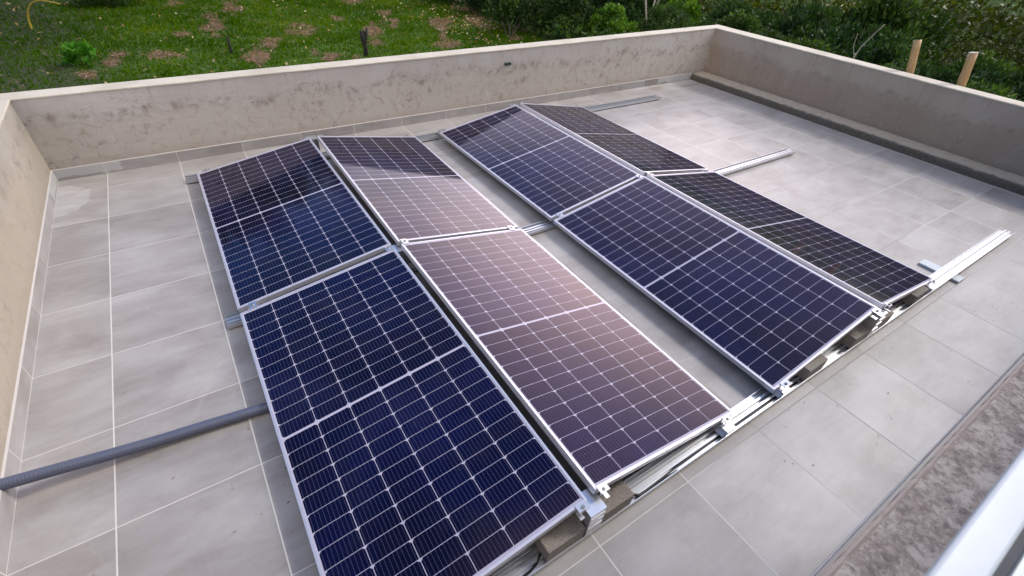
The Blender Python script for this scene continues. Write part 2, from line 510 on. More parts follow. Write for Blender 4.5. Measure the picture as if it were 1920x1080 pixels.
def mat_cells():
    N = NT('solar_cells')
    co = N.coord()
    x, y, z = N.sep(co)
    PX, PY, GPX, GPY, MID = 0.16733, 0.08475, 0.0030, 0.0022, 0.0062
    cx = N.math('DIVIDE', N.math('ADD', x, 0.502), PX)
    ay = N.math('SUBTRACT', N.math('ABSOLUTE', y), MID)
    cy = N.math('DIVIDE', ay, PY)
    fx, fy = N.math('FRACT', cx), N.math('FRACT', cy)
    dx = N.math('MULTIPLY', N.math('ABSOLUTE', N.math('SUBTRACT', fx, 0.5)), PX)
    dy = N.math('MULTIPLY', N.math('ABSOLUTE', N.math('SUBTRACT', fy, 0.5)), PY)
    hx, hy = PX / 2 - GPX / 2, PY / 2 - GPY / 2
    inx = N.math('LESS_THAN', dx, hx)
    iny = N.math('LESS_THAN', dy, hy)
    e1 = N.math('SUBTRACT', hx, dx)
    e2 = N.math('SUBTRACT', N.math('MULTIPLY', fy, PY), GPY / 2)
    cham = N.math('GREATER_THAN', N.math('ADD', e1, e2), 0.0105)
    m = N.math('MULTIPLY', N.math('MULTIPLY', inx, iny), cham)
    m = N.math('MULTIPLY', m, N.math('LESS_THAN', N.math('ABSOLUTE', x), 0.502))
    m = N.math('MULTIPLY', m, N.math('MULTIPLY', N.math('GREATER_THAN', ay, 0.0), N.math('LESS_THAN', ay, 1.0168)))
    idx = N.comb(N.math('FLOOR', cx), N.math('FLOOR', N.math('DIVIDE', y, PY)), N.objrand())
    rnd = N.white(idx)
    n1 = N.noise(co, 1.4, 3.0)
    cell = N.mix(rnd, (0.0012, 0.0010, 0.0100), (0.0034, 0.0012, 0.0120))
    cell = N.mix(N.ramp(n1, [(0.40, 0.0), (0.65, 1.0)]), cell, (0.0016, 0.0018, 0.0300))
    bx = N.math('FRACT', N.math('MULTIPLY', N.math('DIVIDE', N.math('SUBTRACT', N.math('MULTIPLY', fx, PX), GPX / 2), PX - GPX), 9.0))
    bar = N.math('LESS_THAN', N.math('ABSOLUTE', N.math('SUBTRACT', bx, 0.5)), 0.030)
    cell = N.mix(N.math('MULTIPLY', bar, 0.45), cell, (0.17, 0.17, 0.24))
    col = N.mix(m, (0.40, 0.39, 0.48), cell)
    # faint water spots and smears
    sm = N.math('MULTIPLY', N.ramp(N.noise(N.map(co, (9, 3, 1), rot=(0, 0, .8)), 1.3, 6.0, 0.7), [(0.60, 0.0), (0.74, 1.0)]), N.ramp(N.noise(co, 30.0, 4.0, 0.7), [(0.5, 0.0), (0.7, 1.0)]))
    col = N.mix(N.math('MULTIPLY', sm, 0.10), col, (0.45, 0.42, 0.42))
    sp = N.math('LESS_THAN', N.voro(N.vadd(co, N.comb(N.objrand(), 0.0, N.objrand())), 6.0), 0.012)
    col = N.mix(N.math('MULTIPLY', sp, 0.6), col, (0.6, 0.58, 0.55))
    # light dust film
    du = N.noise(co, 2.2, 6.0, 0.65)
    col = N.mix(N.math('MULTIPLY', N.ramp(du, [(0.45, 0.0), (0.8, 1.0)]), 0.02), col, (0.5, 0.45, 0.42))
    N.p(Base_Color=col, Roughness=N.math('MULTIPLY_ADD', N.noise(co, 3.0, 5.0, 0.6), 0.07, 0.025))
    N.b.inputs['IOR'].default_value = 1.43
    N.b.inputs['Specular Tint'].default_value = (1.0, 0.70, 0.80, 1)
    return N.m

def mat_concrete():
    N = NT('ballast_concrete')
    co = N.coord()
    f = N.noise(co, 18.0, 6.0, 0.7)
    g = N.noise(co, 260.0, 4.0, 0.75)
    r = N.objrand()
    col = N.mix(f, (0.215, 0.188, 0.16), (0.32, 0.288, 0.252))
    col = N.mix(N.ramp(g, [(0.52, 0.0), (0.66, 1.0)]), col, (0.48, 0.45, 0.41))
    col = N.mix(N.ramp(N.noise(co, 240.0, 3.0), [(0.60, 0.0), (0.68, 1.0)]), col, (0.07, 0.06, 0.05))
    k = N.math('MULTIPLY_ADD', r, 0.35, 0.75)
    col = N.mix(1.0, col, N.comb(k, k, k), 'MULTIPLY')
    N.p(Base_Color=col, Roughness=0.95)
    N.bump(N.math('ADD', f, g), 0.6, 0.004)
    return N.m

def mat_simple(name, col, rough=0.6, metal=0.0, var=0.25, scale=20.0, bump=0.0):
    N = NT(name)
    f = N.noise(N.coord(), scale, 5.0, 0.65)
    c = N.mix(f, tuple(k * (1 - var) for k in col), tuple(k * (1 + var) for k in col))
    N.p(Base_Color=c, Roughness=rough, Metallic=metal)
    if bump:
        N.bump(f, bump, 0.004)
    return N.m

def mat_bamboo():
    N = NT('bamboo_cane')
    co = N.coord()
    f = N.noise(N.map(co, (12, 12, 1.2)), 4.0, 6.0, 0.65)
    g = N.noise(co, 5.0, 4.0, 0.6)
    c = N.mix(N.ramp(f, [(0.3, 0.0), (0.7, 1.0)]), (0.33, 0.19, 0.075), (0.44, 0.285, 0.13))
    c = N.mix(N.math('MULTIPLY', N.ramp(g, [(0.5, 0.0), (0.7, 1.0)]), 0.5), c, (0.30, 0.17, 0.07))
    N.p(Base_Color=c, Roughness=0.5)
    return N.m

def mat_leaf(name, a, b, c, gloss=0.45):
    N = NT(name)
    t = N.attr('tone')
    r = N.objrand()
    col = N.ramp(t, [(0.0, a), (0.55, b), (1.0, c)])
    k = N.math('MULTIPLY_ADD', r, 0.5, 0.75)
    col = N.mix(1.0, col, N.comb(k, k, k), 'MULTIPLY')
    N.p(Base_Color=col, Roughness=gloss)
    N.b.inputs['Specular IOR Level'].default_value = 0.04 if gloss > 0.5 else 0.22
    tr = N.t.nodes.new('ShaderNodeBsdfTranslucent')
    N.set(tr.inputs['Color'], N.mix(1.0, col, (1.25, 1.35, 0.5), 'MULTIPLY'))
    ms = N.t.nodes.new('ShaderNodeMixShader')
    ms.inputs[0].default_value = 0.3
    N.t.links.new(N.b.outputs[0], ms.inputs[1])
    N.t.links.new(tr.outputs[0], ms.inputs[2])
    N.t.links.new(ms.outputs[0], N.out.inputs['Surface'])
    return N.m

def mat_lawn():
    N = NT('lawn_earth')
    co = N.coord()
    p = N.attr('thatch')
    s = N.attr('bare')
    f = N.noise(co, 3.0, 6.0, 0.65)
    g = N.noise(co, 26.0, 6.0, 0.75)
    grass = N.mix(N.ramp(f, [(0.35, 0.0), (0.65, 1.0)]), (0.032, 0.085, 0.002), (0.066, 0.128, 0.003))
    grass = N.mix(N.math('MULTIPLY', g, 0.6), grass, (0.015, 0.045, 0.006))
    earth = N.mix(g, (0.030, 0.027, 0.014), (0.012, 0.014, 0.005))  # near-black soil, with tree shade painted into its colour
    th = N.mix(N.ramp(g, [(0.35, 0.0), (0.65, 1.0)]), (0.20, 0.125, 0.10), (0.10, 0.07, 0.05))
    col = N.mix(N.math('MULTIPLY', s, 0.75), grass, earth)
    col = N.mix(p, col, th)
    N.p(Base_Color=col, Roughness=0.95)
    N.bump(g, 0.6, 0.05)
    return N.m

M_floor = mat_floor()
M_back = mat_plaster('plaster_back', (0.425, 0.410, 0.390), (0.215, 0.168, 0.140), 'x', 1.3, 0.9, (0.98, 0.91, 0.83))
M_left = mat_plaster('plaster_side', (0.355, 0.332, 0.292), (0.225, 0.18, 0.138), 'y', 4.1, 0.75, (1.02, 0.95, 0.84))
M_right = mat_plaster('plaster_brown', (0.345, 0.295, 0.245), (0.15, 0.116, 0.093), 'y', 7.7, 0.45, (0.72, 0.65, 0.58))  # browner render than the other walls, darker below a wavy line
M_coping = mat_coping()
M_kerb = mat_kerb()
M_mould = mat_mould()
M_skx = mat_skirting('x', 2.0)
M_sky = mat_skirting('y', 5.0)
M_alu = mat_alu('frame_aluminium', (0.66, 0.65, 0.69), 0.38, 0.6)
M_rail = mat_alu('rail_aluminium', (0.60, 0.62, 0.66), 0.32, 0.80, 0.03)
M_galv = mat_alu('bracket_aluminium', (0.66, 0.67, 0.70), 0.33, 0.85)
M_bolt = mat_simple('steel_bolt', (0.35, 0.34, 0.33), 0.35, 0.9, 0.2)
M_cells = mat_cells()
M_conc = mat_concrete()
M_cable = mat_simple('black_rubber', (0.012, 0.012, 0.014), 0.5)
M_pipe = mat_simple('grey_pvc', (0.080, 0.092, 0.140), 0.40, 0.0, 0.15, 12.0)
M_bamboo = mat_bamboo()
M_cutend = mat_simple('cut_bamboo', (0.55, 0.50, 0.40), 0.8, 0.0, 0.2, 40.0)
M_dark = mat_simple('hollow_shade', (0.02, 0.016, 0.013), 0.9)  # near-black that stands for the shade inside open ends
M_mortar = mat_simple('brown_mortar', (0.42, 0.35, 0.29), 0.95, 0.0, 0.22, 30.0, 0.4)
M_sill = mat_simple('white_painted_metal', (0.44, 0.49, 0.53), 0.4, 0.0, 0.10, 14.0)
M_track = mat_simple('grey_window_track', (0.42, 0.46, 0.45), 0.4, 0.2, 0.05, 8.0)
M_seal = mat_simple('dark_window_seal', (0.05, 0.055, 0.07), 0.6)
M_fit = mat_simple('green_plastic', (0.05, 0.085, 0.075), 0.5, 0.0, 0.3, 60.0)
M_bark = mat_simple('bark', (0.10, 0.08, 0.06), 0.95, 0.0, 0.4, 9.0, 0.5)
M_palebark = mat_simple('pale_bark', (0.33, 0.30, 0.25), 0.9, 0.0, 0.35, 9.0, 0.4)
M_char = mat_simple('charred_wood', (0.014, 0.013, 0.012), 0.95, 0.0, 0.4, 12.0, 0.5)
M_yellow = mat_simple('yellow_stalk', (0.40, 0.30, 0.025), 0.6, 0.0, 0.25, 6.0)
M_lawn = mat_lawn()
M_leafA = mat_leaf('leaf_deep_green', (0.009, 0.026, 0.006), (0.033, 0.074, 0.011), (0.100, 0.165, 0.032))
M_leafB = mat_leaf('leaf_fresh_green', (0.018, 0.052, 0.007), (0.060, 0.140, 0.012), (0.150, 0.250, 0.025))
M_leafC = mat_leaf('leaf_blue_green', (0.007, 0.022, 0.007), (0.023, 0.056, 0.013), (0.072, 0.125, 0.034))
M_leafD = mat_leaf('leaf_yellow_green', (0.016, 0.028, 0.004), (0.044, 0.062, 0.005), (0.115, 0.130, 0.009))
M_leafE = mat_leaf('leaf_bright_weed', (0.03, 0.12, 0.008), (0.07, 0.23, 0.015), (0.13, 0.33, 0.03))
M_grass = mat_leaf('grass_blades', (0.020, 0.062, 0.001), (0.062, 0.132, 0.001), (0.180, 0.225, 0.005), 0.55)
M_straw = mat_leaf('dry_straw', (0.15, 0.10, 0.07), (0.27, 0.175, 0.135), (0.42, 0.30, 0.22), 0.7)
M_dryleaf = mat_leaf('fallen_leaf', (0.16, 0.09, 0.04), (0.36, 0.26, 0.10), (0.62, 0.55, 0.36), 0.6)
M_hill = mat_simple('hill_earth', (0.02, 0.028, 0.01), 0.95, 0.0, 0.5, 0.3)

# ------------------------------------------------------------------ terrace shell
GRD = -3.0
XL, YB, YN = -1.051, 2.696, -2.812          # left face, back face, near face at the floor
def xr(y): return 7.690 - (y - 2.696) * 0.0145   # right wall face
def zb(x): return 0.704 + (x - XL) * 0.0055      # top of the back wall under its coping
ZL = 0.704
XO = 7.96
fl = MB()
fl.add([(XL - .02, -2.90, 0), (7.80, -2.90, 0), (7.80, YB + .02, 0), (XL - .02, YB + .02, 0)], [(0, 1, 2, 3)])
structure(fl.build('terrace_floor', M_floor))

# back wall
bw = empty('parapet_wall', (3.3, YB, 0), 'long weathered cream parapet wall along the lawn, with brown water stains', 'wall', 'parapet walls round the roof terrace')
def rel(o, P): return [tuple(a - b for a, b in zip(p, o.location)) for p in P]
m = MB()
x0, x1, y0, y1 = -1.25, XO, YB, YB + .178
m.hexa(rel(bw, [(x0, y0, GRD - .2), (x1, y0, GRD - .2), (x1, y1, GRD - .2), (x0, y1, GRD - .2)]),
       rel(bw, [(x0, y0, zb(x0)), (x1, y0, zb(x1)), (x1, y1, zb(x1)), (x0, y1, zb(x0))]))
m.build('wall_body', M_back, bw)
def coping(parent, a, b, w0, w1, za, zb_, axis, th=0.014):
    m = MB()
    n = 40
    rnd = random.Random(5)
    vs, fs = [], []
    for k in range(n + 1):
        t = k / n
        s = a + (b - a) * t
        z = za + (zb_ - za) * t
        j0 = rnd.uniform(-.0025, .0025)
        wa, wb_ = (w0(s) if callable(w0) else w0), (w1(s) if callable(w1) else w1)
        prof = [(wa + j0, z), (wa + j0 * .5, z + th * .7), (wa + .006, z + th), (wb_ - .006, z + th), (wb_, z + th * .7), (wb_, z)]
        for q, zz in prof:
            vs.append((s, q, zz) if axis == 'x' else (q, s, zz))
    for k in range(n):
        for i in range(6):
            i2 = (i + 1) % 6
            fs.append((k * 6 + i, k * 6 + i2, (k + 1) * 6 + i2, (k + 1) * 6 + i) if axis == 'y' else (k * 6 + i2, k * 6 + i, (k + 1) * 6 + i, (k + 1) * 6 + i2))
    fs.append(tuple(range(6)))
    fs.append(tuple(n * 6 + i for i in reversed(range(6))))
    vs = [tuple(p - q for p, q in zip(v, parent.location)) for v in vs]
    m.add(vs, fs)
    return m.build('coping', M_coping, parent)
coping(bw, -1.26, XO + .01, YB - .007, YB + .185, zb(-1.26), zb(XO), 'x')
m = MB()
m.box(XL + .010, 7.38, YB - .0105, YB - .0005, 0.0008, 0.108)
for i, v in enumerate(m.v):
    m.v[i] = tuple(a - b for a, b in zip(v, bw.location))
sk = m.build('skirting', M_skx, bw)
# keep the tile joints of the skirting in line with the floor: texture space of the floor
def world_uv(o, parent):
    me = o.data
    dx = Vector(parent.location)
    for v in me.vertices:
        v.co += dx
    o.location = -dx
world_uv(sk, bw)
for c in list(bw.children):
    if c is not sk:
        world_uv(c, bw)

# left wall
lw = empty('parapet_wall', (XL, -.1, 0), 'short sunlit cream parapet wall with the grey conduit leaving through its foot', 'wall', 'parapet walls round the roof terrace')
m = MB()
m.box(-1.25, XL, -3.0, YB, GRD - .2, ZL)
world_uv(m.build('wall_body', M_left, lw, loc=(0, 0, 0)), lw)
for v in lw.children[0].data.vertices:
    v.co -= Vector(lw.location)
c = coping(lw, -3.0, YB - .007, -1.26, XL + .007, zb(-1.2), zb(-1.2), 'y')
world_uv(c, lw)
m = MB()
m.box(XL + .0005, XL + .0105, -2.79, YB - .0008, 0.0008, 0.108)
sk = m.build('skirting', M_sky, lw, loc=tuple(-k for k in lw.location))

# right wall
rw = empty('parapet_wall', (7.75, -.1, 0), 'dark brownish parapet wall with a mossy mortar kerb along its foot', 'wall', 'parapet walls round the roof terrace')
m = MB()
zr = lambda y: zb(7.7)
lo = [(xr(-3.0), -3.0, GRD - .2), (XO, -3.0, GRD - .2), (XO, YB, GRD - .2), (xr(YB), YB, GRD - .2)]
m.hexa(lo, [(a, b, zr(b)) for a, b, _ in lo])
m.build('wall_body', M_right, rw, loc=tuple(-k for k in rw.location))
c = coping(rw, -3.0, YB - .007, lambda s: xr(s) - .007, XO + .01, zr(0), zr(0), 'y')
world_uv(c, rw)
# mortar kerb: ragged arris, sloping top
m = MB()
rnd = random.Random(11)
n = 110
prof = []
for k in range(n + 1):
    y = -2.80 + (YB - .001 + 2.80) * k / n
    xf = 7.398 + (2.69 - y) * 0.0185
    j = rnd.uniform(-.008, .008)
    j2 = rnd.uniform(-.005, .005)
    prof.append([(xf, y, -.004), (xf + .003 + j * .3, y, .050 + j2), (xf + .014 + j, y, .086 + j2), (xf + .045 + j, y, .097 + j2 * .5), (xr(y) - .0005, y, .104)])
vs = [p for pr in prof for p in pr]
fs = [(k * 5 + i, (k + 1) * 5 + i, (k + 1) * 5 + i + 1, k * 5 + i + 1) for k in range(n) for i in range(4)]
fs = [tuple(reversed(f)) for f in fs]
m.add(vs, fs)
m.build('kerb', M_kerb, rw, loc=tuple(-k for k in rw.location), smooth=True)

# house wall below / around the window the photograph is taken from
hw = empty('house_wall', (3.3, -2.84, 0), 'house wall at the near edge with a mouldy concrete ledge and white window sill', 'wall')
hl = tuple(-k for k in hw.location)
m = MB()
WY0, WY1 = -3.40, -3.13
m = MB()
m.box(-1.30, 8.0, WY0, WY1, GRD - .2, 1.455)
m.box(-1.30, -0.75, WY0, WY1, 1.4555, 3.1)
m.box(1.75, 8.0, WY0, WY1, 1.4555, 3.1)
m.box(-0.7499, 1.7499, WY0, WY1, 2.75, 3.0995)
m.build('wall_body', M_left, hw, loc=hl)
m = MB()
m.box(-1.248, 7.95, -3.1295, -2.8415, GRD - .2, .112)
m.build('ledge', M_mould, hw, loc=hl)
m = MB()
m.box(XL + .011, 7.40, -2.826, -2.8125, 0.0008, 0.100)
m.build('skirting', M_sky, hw, loc=hl)
m = MB()
vs, fs = [], []
rnd = random.Random(3)
n = 160
for k in range(n + 1):
    x = XL + .012 + (7.39 - XL) * k / n
    j = rnd.uniform(-.0025, .0025)
    vs += [(x, -2.8262 + j, .098 + j), (x, -2.831, .1085 + j), (x, -2.8415, .1145 + j), (x, -2.850 - j, .1125)]
for k in range(n):
    for i in range(3):
        fs.append((k * 4 + i, (k + 1) * 4 + i, (k + 1) * 4 + i + 1, k * 4 + i + 1))
m.add(vs, fs)
m.build('mortar_fillet', M_mortar, hw, loc=hl)
m = MB()
m.box(-0.745, 1.745, -3.1295, -2.862, 1.36, 1.4556)
m.build('sill_slab', M_mortar, hw, loc=hl)
m = MB()
m.box(-0.745, 1.745, -2.8865, -2.834, 1.4562, 1.478)
ws = m.build('window_sill', M_sill, hw, loc=hl)
bevel(ws, .006, 3)
m = MB()
m.box(-0.745, 1.745, -2.900, -2.8870, 1.4560, 1.468)
m.build('seal', M_seal, ws)
m = MB()
m.box(-0.745, 1.745, -3.12, -2.9005, 1.4560, 1.480)
m.build('window_track', M_track, ws)

# small pipe stubs in the back wall
pf = empty('pipe_fitting', (3.679, YB, 0.574), 'pair of small dark green pipe stubs poking out of the long parapet wall', 'pipe fitting')
for dx in (-.028, .028):
    m = MB()
    m.cyl((dx, .004, 0), (0, -.032, 0), .019, 14)
    o = m.build('pipe_stub', M_fit, pf, smooth=False)
    m = MB()
    m.cyl((dx, -.0275, 0), (0, -.0052, 0), .0125, 12)
    m.build('bore_shade', M_dark, o)  # dark plug on a solid stub, painted shade of its opening
m = MB()
m.box(-.012, .012, -.016, .002, -.011, .011)
m.build('bridge_piece', M_fit, pf)

# ------------------------------------------------------------------ solar panels
PL, PW = 2.094, 1.038
FH, LIP = .035, .0115
fr = MB()
for sx in (-1, 1):
    a, b = sorted((sx * PW / 2, sx * (PW / 2 - .0025)))
    fr.box(a, b, -PL / 2, PL / 2, -FH, -.0022)
    a, b = sorted((sx * PW / 2, sx * (PW / 2 - LIP)))
    fr.box(a, b, -PL / 2, PL / 2, -.0022, 0)
    a, b = sorted((sx * (PW / 2 - .0025), sx * (PW / 2 - .028)))
    fr.box(a, b, -PL / 2, PL / 2, -FH, -FH + .0025)
for sy in (-1, 1):
    a, b = sorted((sy * PL / 2, sy * (PL / 2 - .0025)))
    fr.box(-PW / 2 + .0025, PW / 2 - .0025, a, b, -FH + .0026, -.0022)
    a, b = sorted((sy * PL / 2, sy * (PL / 2 - LIP)))
    fr.box(-PW / 2 + LIP, PW / 2 - LIP, a, b, -.0022, 0)
gl = MB()
gl.box(-PW / 2 + .003, PW / 2 - .003, -PL / 2 + .003, PL / 2 - .003, -.0065, -.00235)
jb = MB()
jb.box(-.05, .05, -.055, .055, -.022, -.0067)
PANELS = [  # x, y, z centre, tilt, yaw, side
    (0.5132, -1.0706, 0.1784, 0.1515, -0.0034, 0), (0.5170, 1.0690, 0.1829, 0.1605, -0.0047, 0),
    (1.5922, -1.0635, 0.1850, 0.1645, -0.0051, 1), (1.6042, 1.0651, 0.1846, 0.1637, -0.0123, 1),
    (2.9454, -1.0849, 0.1913, 0.1768, 0.0042, 0), (2.9350, 1.0504, 0.1869, 0.1683, 0.0073, 0),
    (4.0394, -1.0861, 0.1891, 0.1726, 0.0073, 1), (4.0246, 1.0742, 0.1900, 0.1743, 0.0011, 1)]
PLAB = ['dark navy solar panel in the near left corner, the largest in view',
        'dark navy solar panel behind the largest one, near the left parapet',
        'purplish solar panel reflecting pale sky, right of the largest panel',
        'solar panel half dark and half pinkish, behind the wholly purplish one',
        'deep blue solar panel of the right ridge, its near low corner over the near rail',
        'deep blue solar panel with a black reflection in its far top corner',
        'near black solar panel at the right end, beside the flat metal strip under the rail',
        'near black brownish solar panel at the far right, falling towards the empty tiles']
PMAT = []
proto = None
for k, (x, y, z, t, yaw, side) in enumerate(PANELS):
    rot = (Matrix.Rotation(yaw + (math.pi if side else 0), 4, 'Z') @ Matrix.Rotation(-t, 4, 'Y')).to_euler()
    r = empty('solar_panel', (x, y, z), PLAB[k], 'solar panel', 'solar panels laid in two ridged rows', rot)
    if proto is None:
        proto = [fr.build('frame', M_alu, r), gl.build('cell_sheet', M_cells, r), jb.build('junction_box', M_cable, r)]
    else:
        for o in proto:
            c = o.copy()
            COL.objects.link(c)
            c.parent = r
    PMAT.append(Matrix.Translation((x, y, z)) @ rot.to_matrix().to_4x4())

# ------------------------------------------------------------------ rails on the floor
def rail_mesh(x0, x1):
    m = MB()
    for y0, y1, z0, z1 in [(-.0525, .0525, .0015, .0045), (-.0525, -.0490, .0045, .030), (.0490, .0525, .0045, .030),
                                                      (-.0220, -.0190, .0045, .024), (.0190, .0220, .0045, .024),
                           (-.0190, -.0080, .0212, .024), (.0080, .0190, .0212, .024),
                           (-.0370, -.0345, .0045, .013), (.0345, .0370, .0045, .013)]:
        m.box(x0, x1, y0, y1, z0, z1)
    return m
RAILS = [('near', -2.1225, -.095, 6.215, -.0006, 'long ribbed aluminium mounting rail carrying the concrete blocks'),
         ('mid', .024, -.085, 6.07, -.003, 'ribbed aluminium mounting rail passing under the middle joints of the panels'),
         ('far', 2.200, -.090, 6.07, -.0055, 'ribbed aluminium mounting rail nearest the long parapet')]
RY = {}
for key, y, x0, x1, yw, lab in RAILS:
    o = rail_mesh(0, x1 - x0).build('mounting_rail', M_rail, None, (x0, y, .0115))
    for q in (.06, .2, .4, .6, .8, .985):
        m = MB()
        m.box((x1 - x0) * q - .04, (x1 - x0) * q + .04, -.042, .042, -.0112, .0012)
        m.build('pad', M_cable, o)
    o.rotation_euler = (0, 0, yw)
    tag(o, lab, 'rail', 'aluminium rails on the terrace floor')
    RY[key] = (y, yw, x0)
def rail_y(key, x):
    y, yw, x0 = RY[key]
    return y + (x - x0) * yw

# flat strip across under the near rail
m = MB()
m.box(-.056, .056, -.150, .150, 0, .0185)
m.box(-.053, .053, -.147, .147, .0185, .0195)
o = m.build('metal_strip', M_sill, None, (4.93, -2.078, .001))
o.rotation_euler = (0, 0, -.01)
tag(o, 'short flat white metal strip lying crosswise under the free end of the near rail', 'metal strip')
o.location.z = .0008
# the free end of the near rail rests on the strip
near = bpy.data.objects['mounting_rail']
near.rotation_euler.y = -.0022
near.location.z = .0115

# ------------------------------------------------------------------ supports and clamps
def L2(i, x, y, z=0):
    return PMAT[i] @ Vector((x, y, z))
def clamp_at(parent, i, lx, ly, mid=False, dirn=-1):
    """L clamp gripping the frame edge of panel i at local (lx, ly); dirn = local y pointing away from the panel"""
    M = Matrix.Translation(-Vector(parent.location)) @ PMAT[i] @ Matrix.Translation((lx, ly, 0))
    m = MB()
    if mid:
        w = .047
        m.box(-.022, .022, -.009, w * dirn + .009 if dirn > 0 else .009, .0006, .0046, M) if dirn > 0 else m.box(-.022, .022, -w - .009, .009, .0006, .0046, M)
        a, b = sorted((dirn * .004, dirn * (w - .004)))
        m.box(-.020, .020, a, b, -.030, .0006, M)
        cyb = dirn * w / 2
    else:
        a, b = sorted((-dirn * .009, dirn * .026))
        m.box(-.026, .026, a, b, .0006, .0050, M)
        a, b = sorted((dirn * .0012, dirn * .0050))
        m.box(-.026, .026, a, b, -.026, .0006, M)
        a, b = sorted((dirn * .0225, dirn * .026))
        m.box(-.026, .026, a, b, -.016, .0006, M)
        a, b = sorted((dirn * .002, dirn * .040))
        m.box(-.030, -.008, a, b, -.042, -.037, M)
        cyb = dirn * .014
    o = m.build('clamp', M_galv, parent)
    b = MB()
    p = M @ Vector((0, cyb, .0046))
    nrm = (M.to_3x3() @ Vector((0, 0, 1))).normalized()
    b.tube([p, p + nrm * .006], .0085, 12)
    p2 = p + nrm * .0061
    b.tube([p2, p2 + nrm * .003], .0048, 6)
    b.build('bolt', M_bolt, o)
    return o

def post(parent, h, w, y0, y1, slotted=True):
    """folded sheet post: web plate facing the walkway, two side flanges, top plate, foot"""
    m = MB()
    t = .003
    m.box(-w / 2, w / 2, y0, y0 + t, .0005, h - t)
    m.box(-w / 2, -w / 2 + t, y0 + t, y1, .0005, h - t)
    m.box(w / 2 - t, w / 2, y0 + t, y1, .0005, h - t)
    m.box(-w / 2, w / 2, y0, y1, h - t, h)
    m.box(-w / 2 - .02, -w / 2, y0 + .008, y1, .0005, .0035)
    m.box(w / 2, w / 2 + .02, y0 + .008, y1, .0005, .0035)
    if slotted:
        for z in (h * .35, h * .6, h * .82):
            m.box(-w / 2 + .006, w / 2 - .006, y0 - .004, y0, z - .004, z + .004)
    return m.build('post', M_galv, parent)

ENDS = {'near': 'the near rail', 'mid': 'the middle rail', 'far': 'the far rail'}
TENT = ['left', 'right']
def yedge(key): return {'near': -2.117, 'mid': 0.0, 'far': 2.117}[key]
for t in (0, 1):
    for key in ('near', 'mid', 'far'):
        iA = t * 4 + (0 if key in ('near', 'mid') else 1)
        iB = iA + 2
        ly = {'near': -PL / 2, 'mid': PL / 2, 'far': PL / 2}[key]
        d = {'near': -1, 'mid': 1, 'far': 1}[key]
        # side B panels are turned by 180 degrees: local y is flipped
        pa = L2(iA, PW / 2, ly)
        pb = L2(iB, PW / 2, -ly)
        cx = (pa.x + pb.x) / 2
        zt = min(pa.z, pb.z) - FH - .001
        ry = rail_y(key, cx)
        label = f'tall aluminium ridge bracket of the {TENT[t]} panel pair, on {ENDS[key]}'
        s = empty('ridge_support', (cx, ry, .0420), label, 'bracket', 'brackets holding the panel ridges')
        h = zt - .0420
        if key == 'near':
            post(s, h, .088, -.052, .055)
        else:
            post(s, h, .088, -.05, .05, False)
        clamp_at(s, iA, PW / 2 - .035, ly, key == 'mid', d)
        clamp_at(s, iB, PW / 2 - .035, -ly, key == 'mid', -d)
        for side, i, lyy, dd in ((0, iA, ly, d), (1, iB, -ly, -d)):
            lx = -PW / 2 + .085
            p = L2(i, lx, lyy)
            ry = rail_y(key, p.x)
            zt = L2(i, lx, lyy, -FH).z - .001
            where = {(0, 0): 'the low edge at the far left', (0, 1): 'the low edge of the purplish panels', (1, 0): 'the low edge of the deep blue panels', (1, 1): 'the low edge of the black panels'}[(t, side)]
            s = empty('edge_support', (p.x, ry, .0420), f'low clamp bracket under {where}, on {ENDS[key]}', 'bracket', 'low brackets along the panel edges')
            post(s, max(zt - .0420, .02), .07, -.05, .05, False)
            clamp_at(s, i, lx, lyy, key == 'mid', dd)

# ------------------------------------------------------------------ ballast blocks
def block_mesh(seed, lx):
    m = MB()
    m.box(-lx / 2, lx / 2, -.0475, .0475, 0, .090)
    o = m.build('concrete_block', M_conc)
    bevel(o, .004, 2)
    return o
BL = [(.900, .199, 'concrete ballast block left of the near left ridge bracket'),
      (1.190, .196, 'concrete ballast block right of the near left ridge bracket'),
      (2.832, .200, 'brown grey concrete block under the blue panel, nearest its low corner'),
      (3.365, .200, 'grey concrete block under the blue panel, next one left of the right ridge bracket'),
      (3.690, .190, 'shaded concrete block right under the right ridge bracket'),
      (4.230, .200, 'mossy grey concrete block under the black panel')]
for k, (x, lx, lab) in enumerate(BL):
    o = block_mesh(k, lx)
    o.location = (x, rail_y('near', x) + (.004 if k == 4 else 0), .0360)
    if k == 4:
        o.location.z = .0360
    o.rotation_euler = (0, 0, random.Random(k).uniform(-.006, .006))
    tag(o, lab, 'concrete block', 'concrete ballast blocks on the near rail')

# ------------------------------------------------------------------ cables and conduit
def cable(pts, r, lab):
    m = MB()
    P = [Vector(p) + Vector((0, 0, .0115)) for p in pts]
    out = []
    for i in range(len(P) - 1):
        p0, p1, p2, p3 = P[max(i - 1, 0)], P[i], P[i + 1], P[min(i + 2, len(P) - 1)]
        for k in range(8):
            t = k / 8
            out.append(.5 * ((2 * p1) + (-p0 + p2) * t + (2 * p0 - 5 * p1 + 4 * p2 - p3) * t * t + (-p0 + 3 * p1 - 3 * p2 + p3) * t ** 3))
    out.append(P[-1])
    m.tube(out, r, 8)
    return tag(m.build('cable', M_cable, smooth=True), lab, 'cable', 'black cables in the near rail')
cable([(1.305, -2.135, .05), (1.36, -2.160, .020), (1.50, -2.158, .0125), (1.68, -2.150, .0125), (1.90, -2.147, .0125), (2.2, -2.150, .0125), (2.7, -2.152, .0125)], .0065,
      'thick black cable in the near rail, right of the second concrete block')
cable([(1.31, -2.110, .05), (1.35, -2.163, .022), (1.46, -2.168, .009), (1.56, -2.166, .008), (1.62, -2.166, .008)], .005,
      'short thin black cable end beside the thicker one in the near rail')
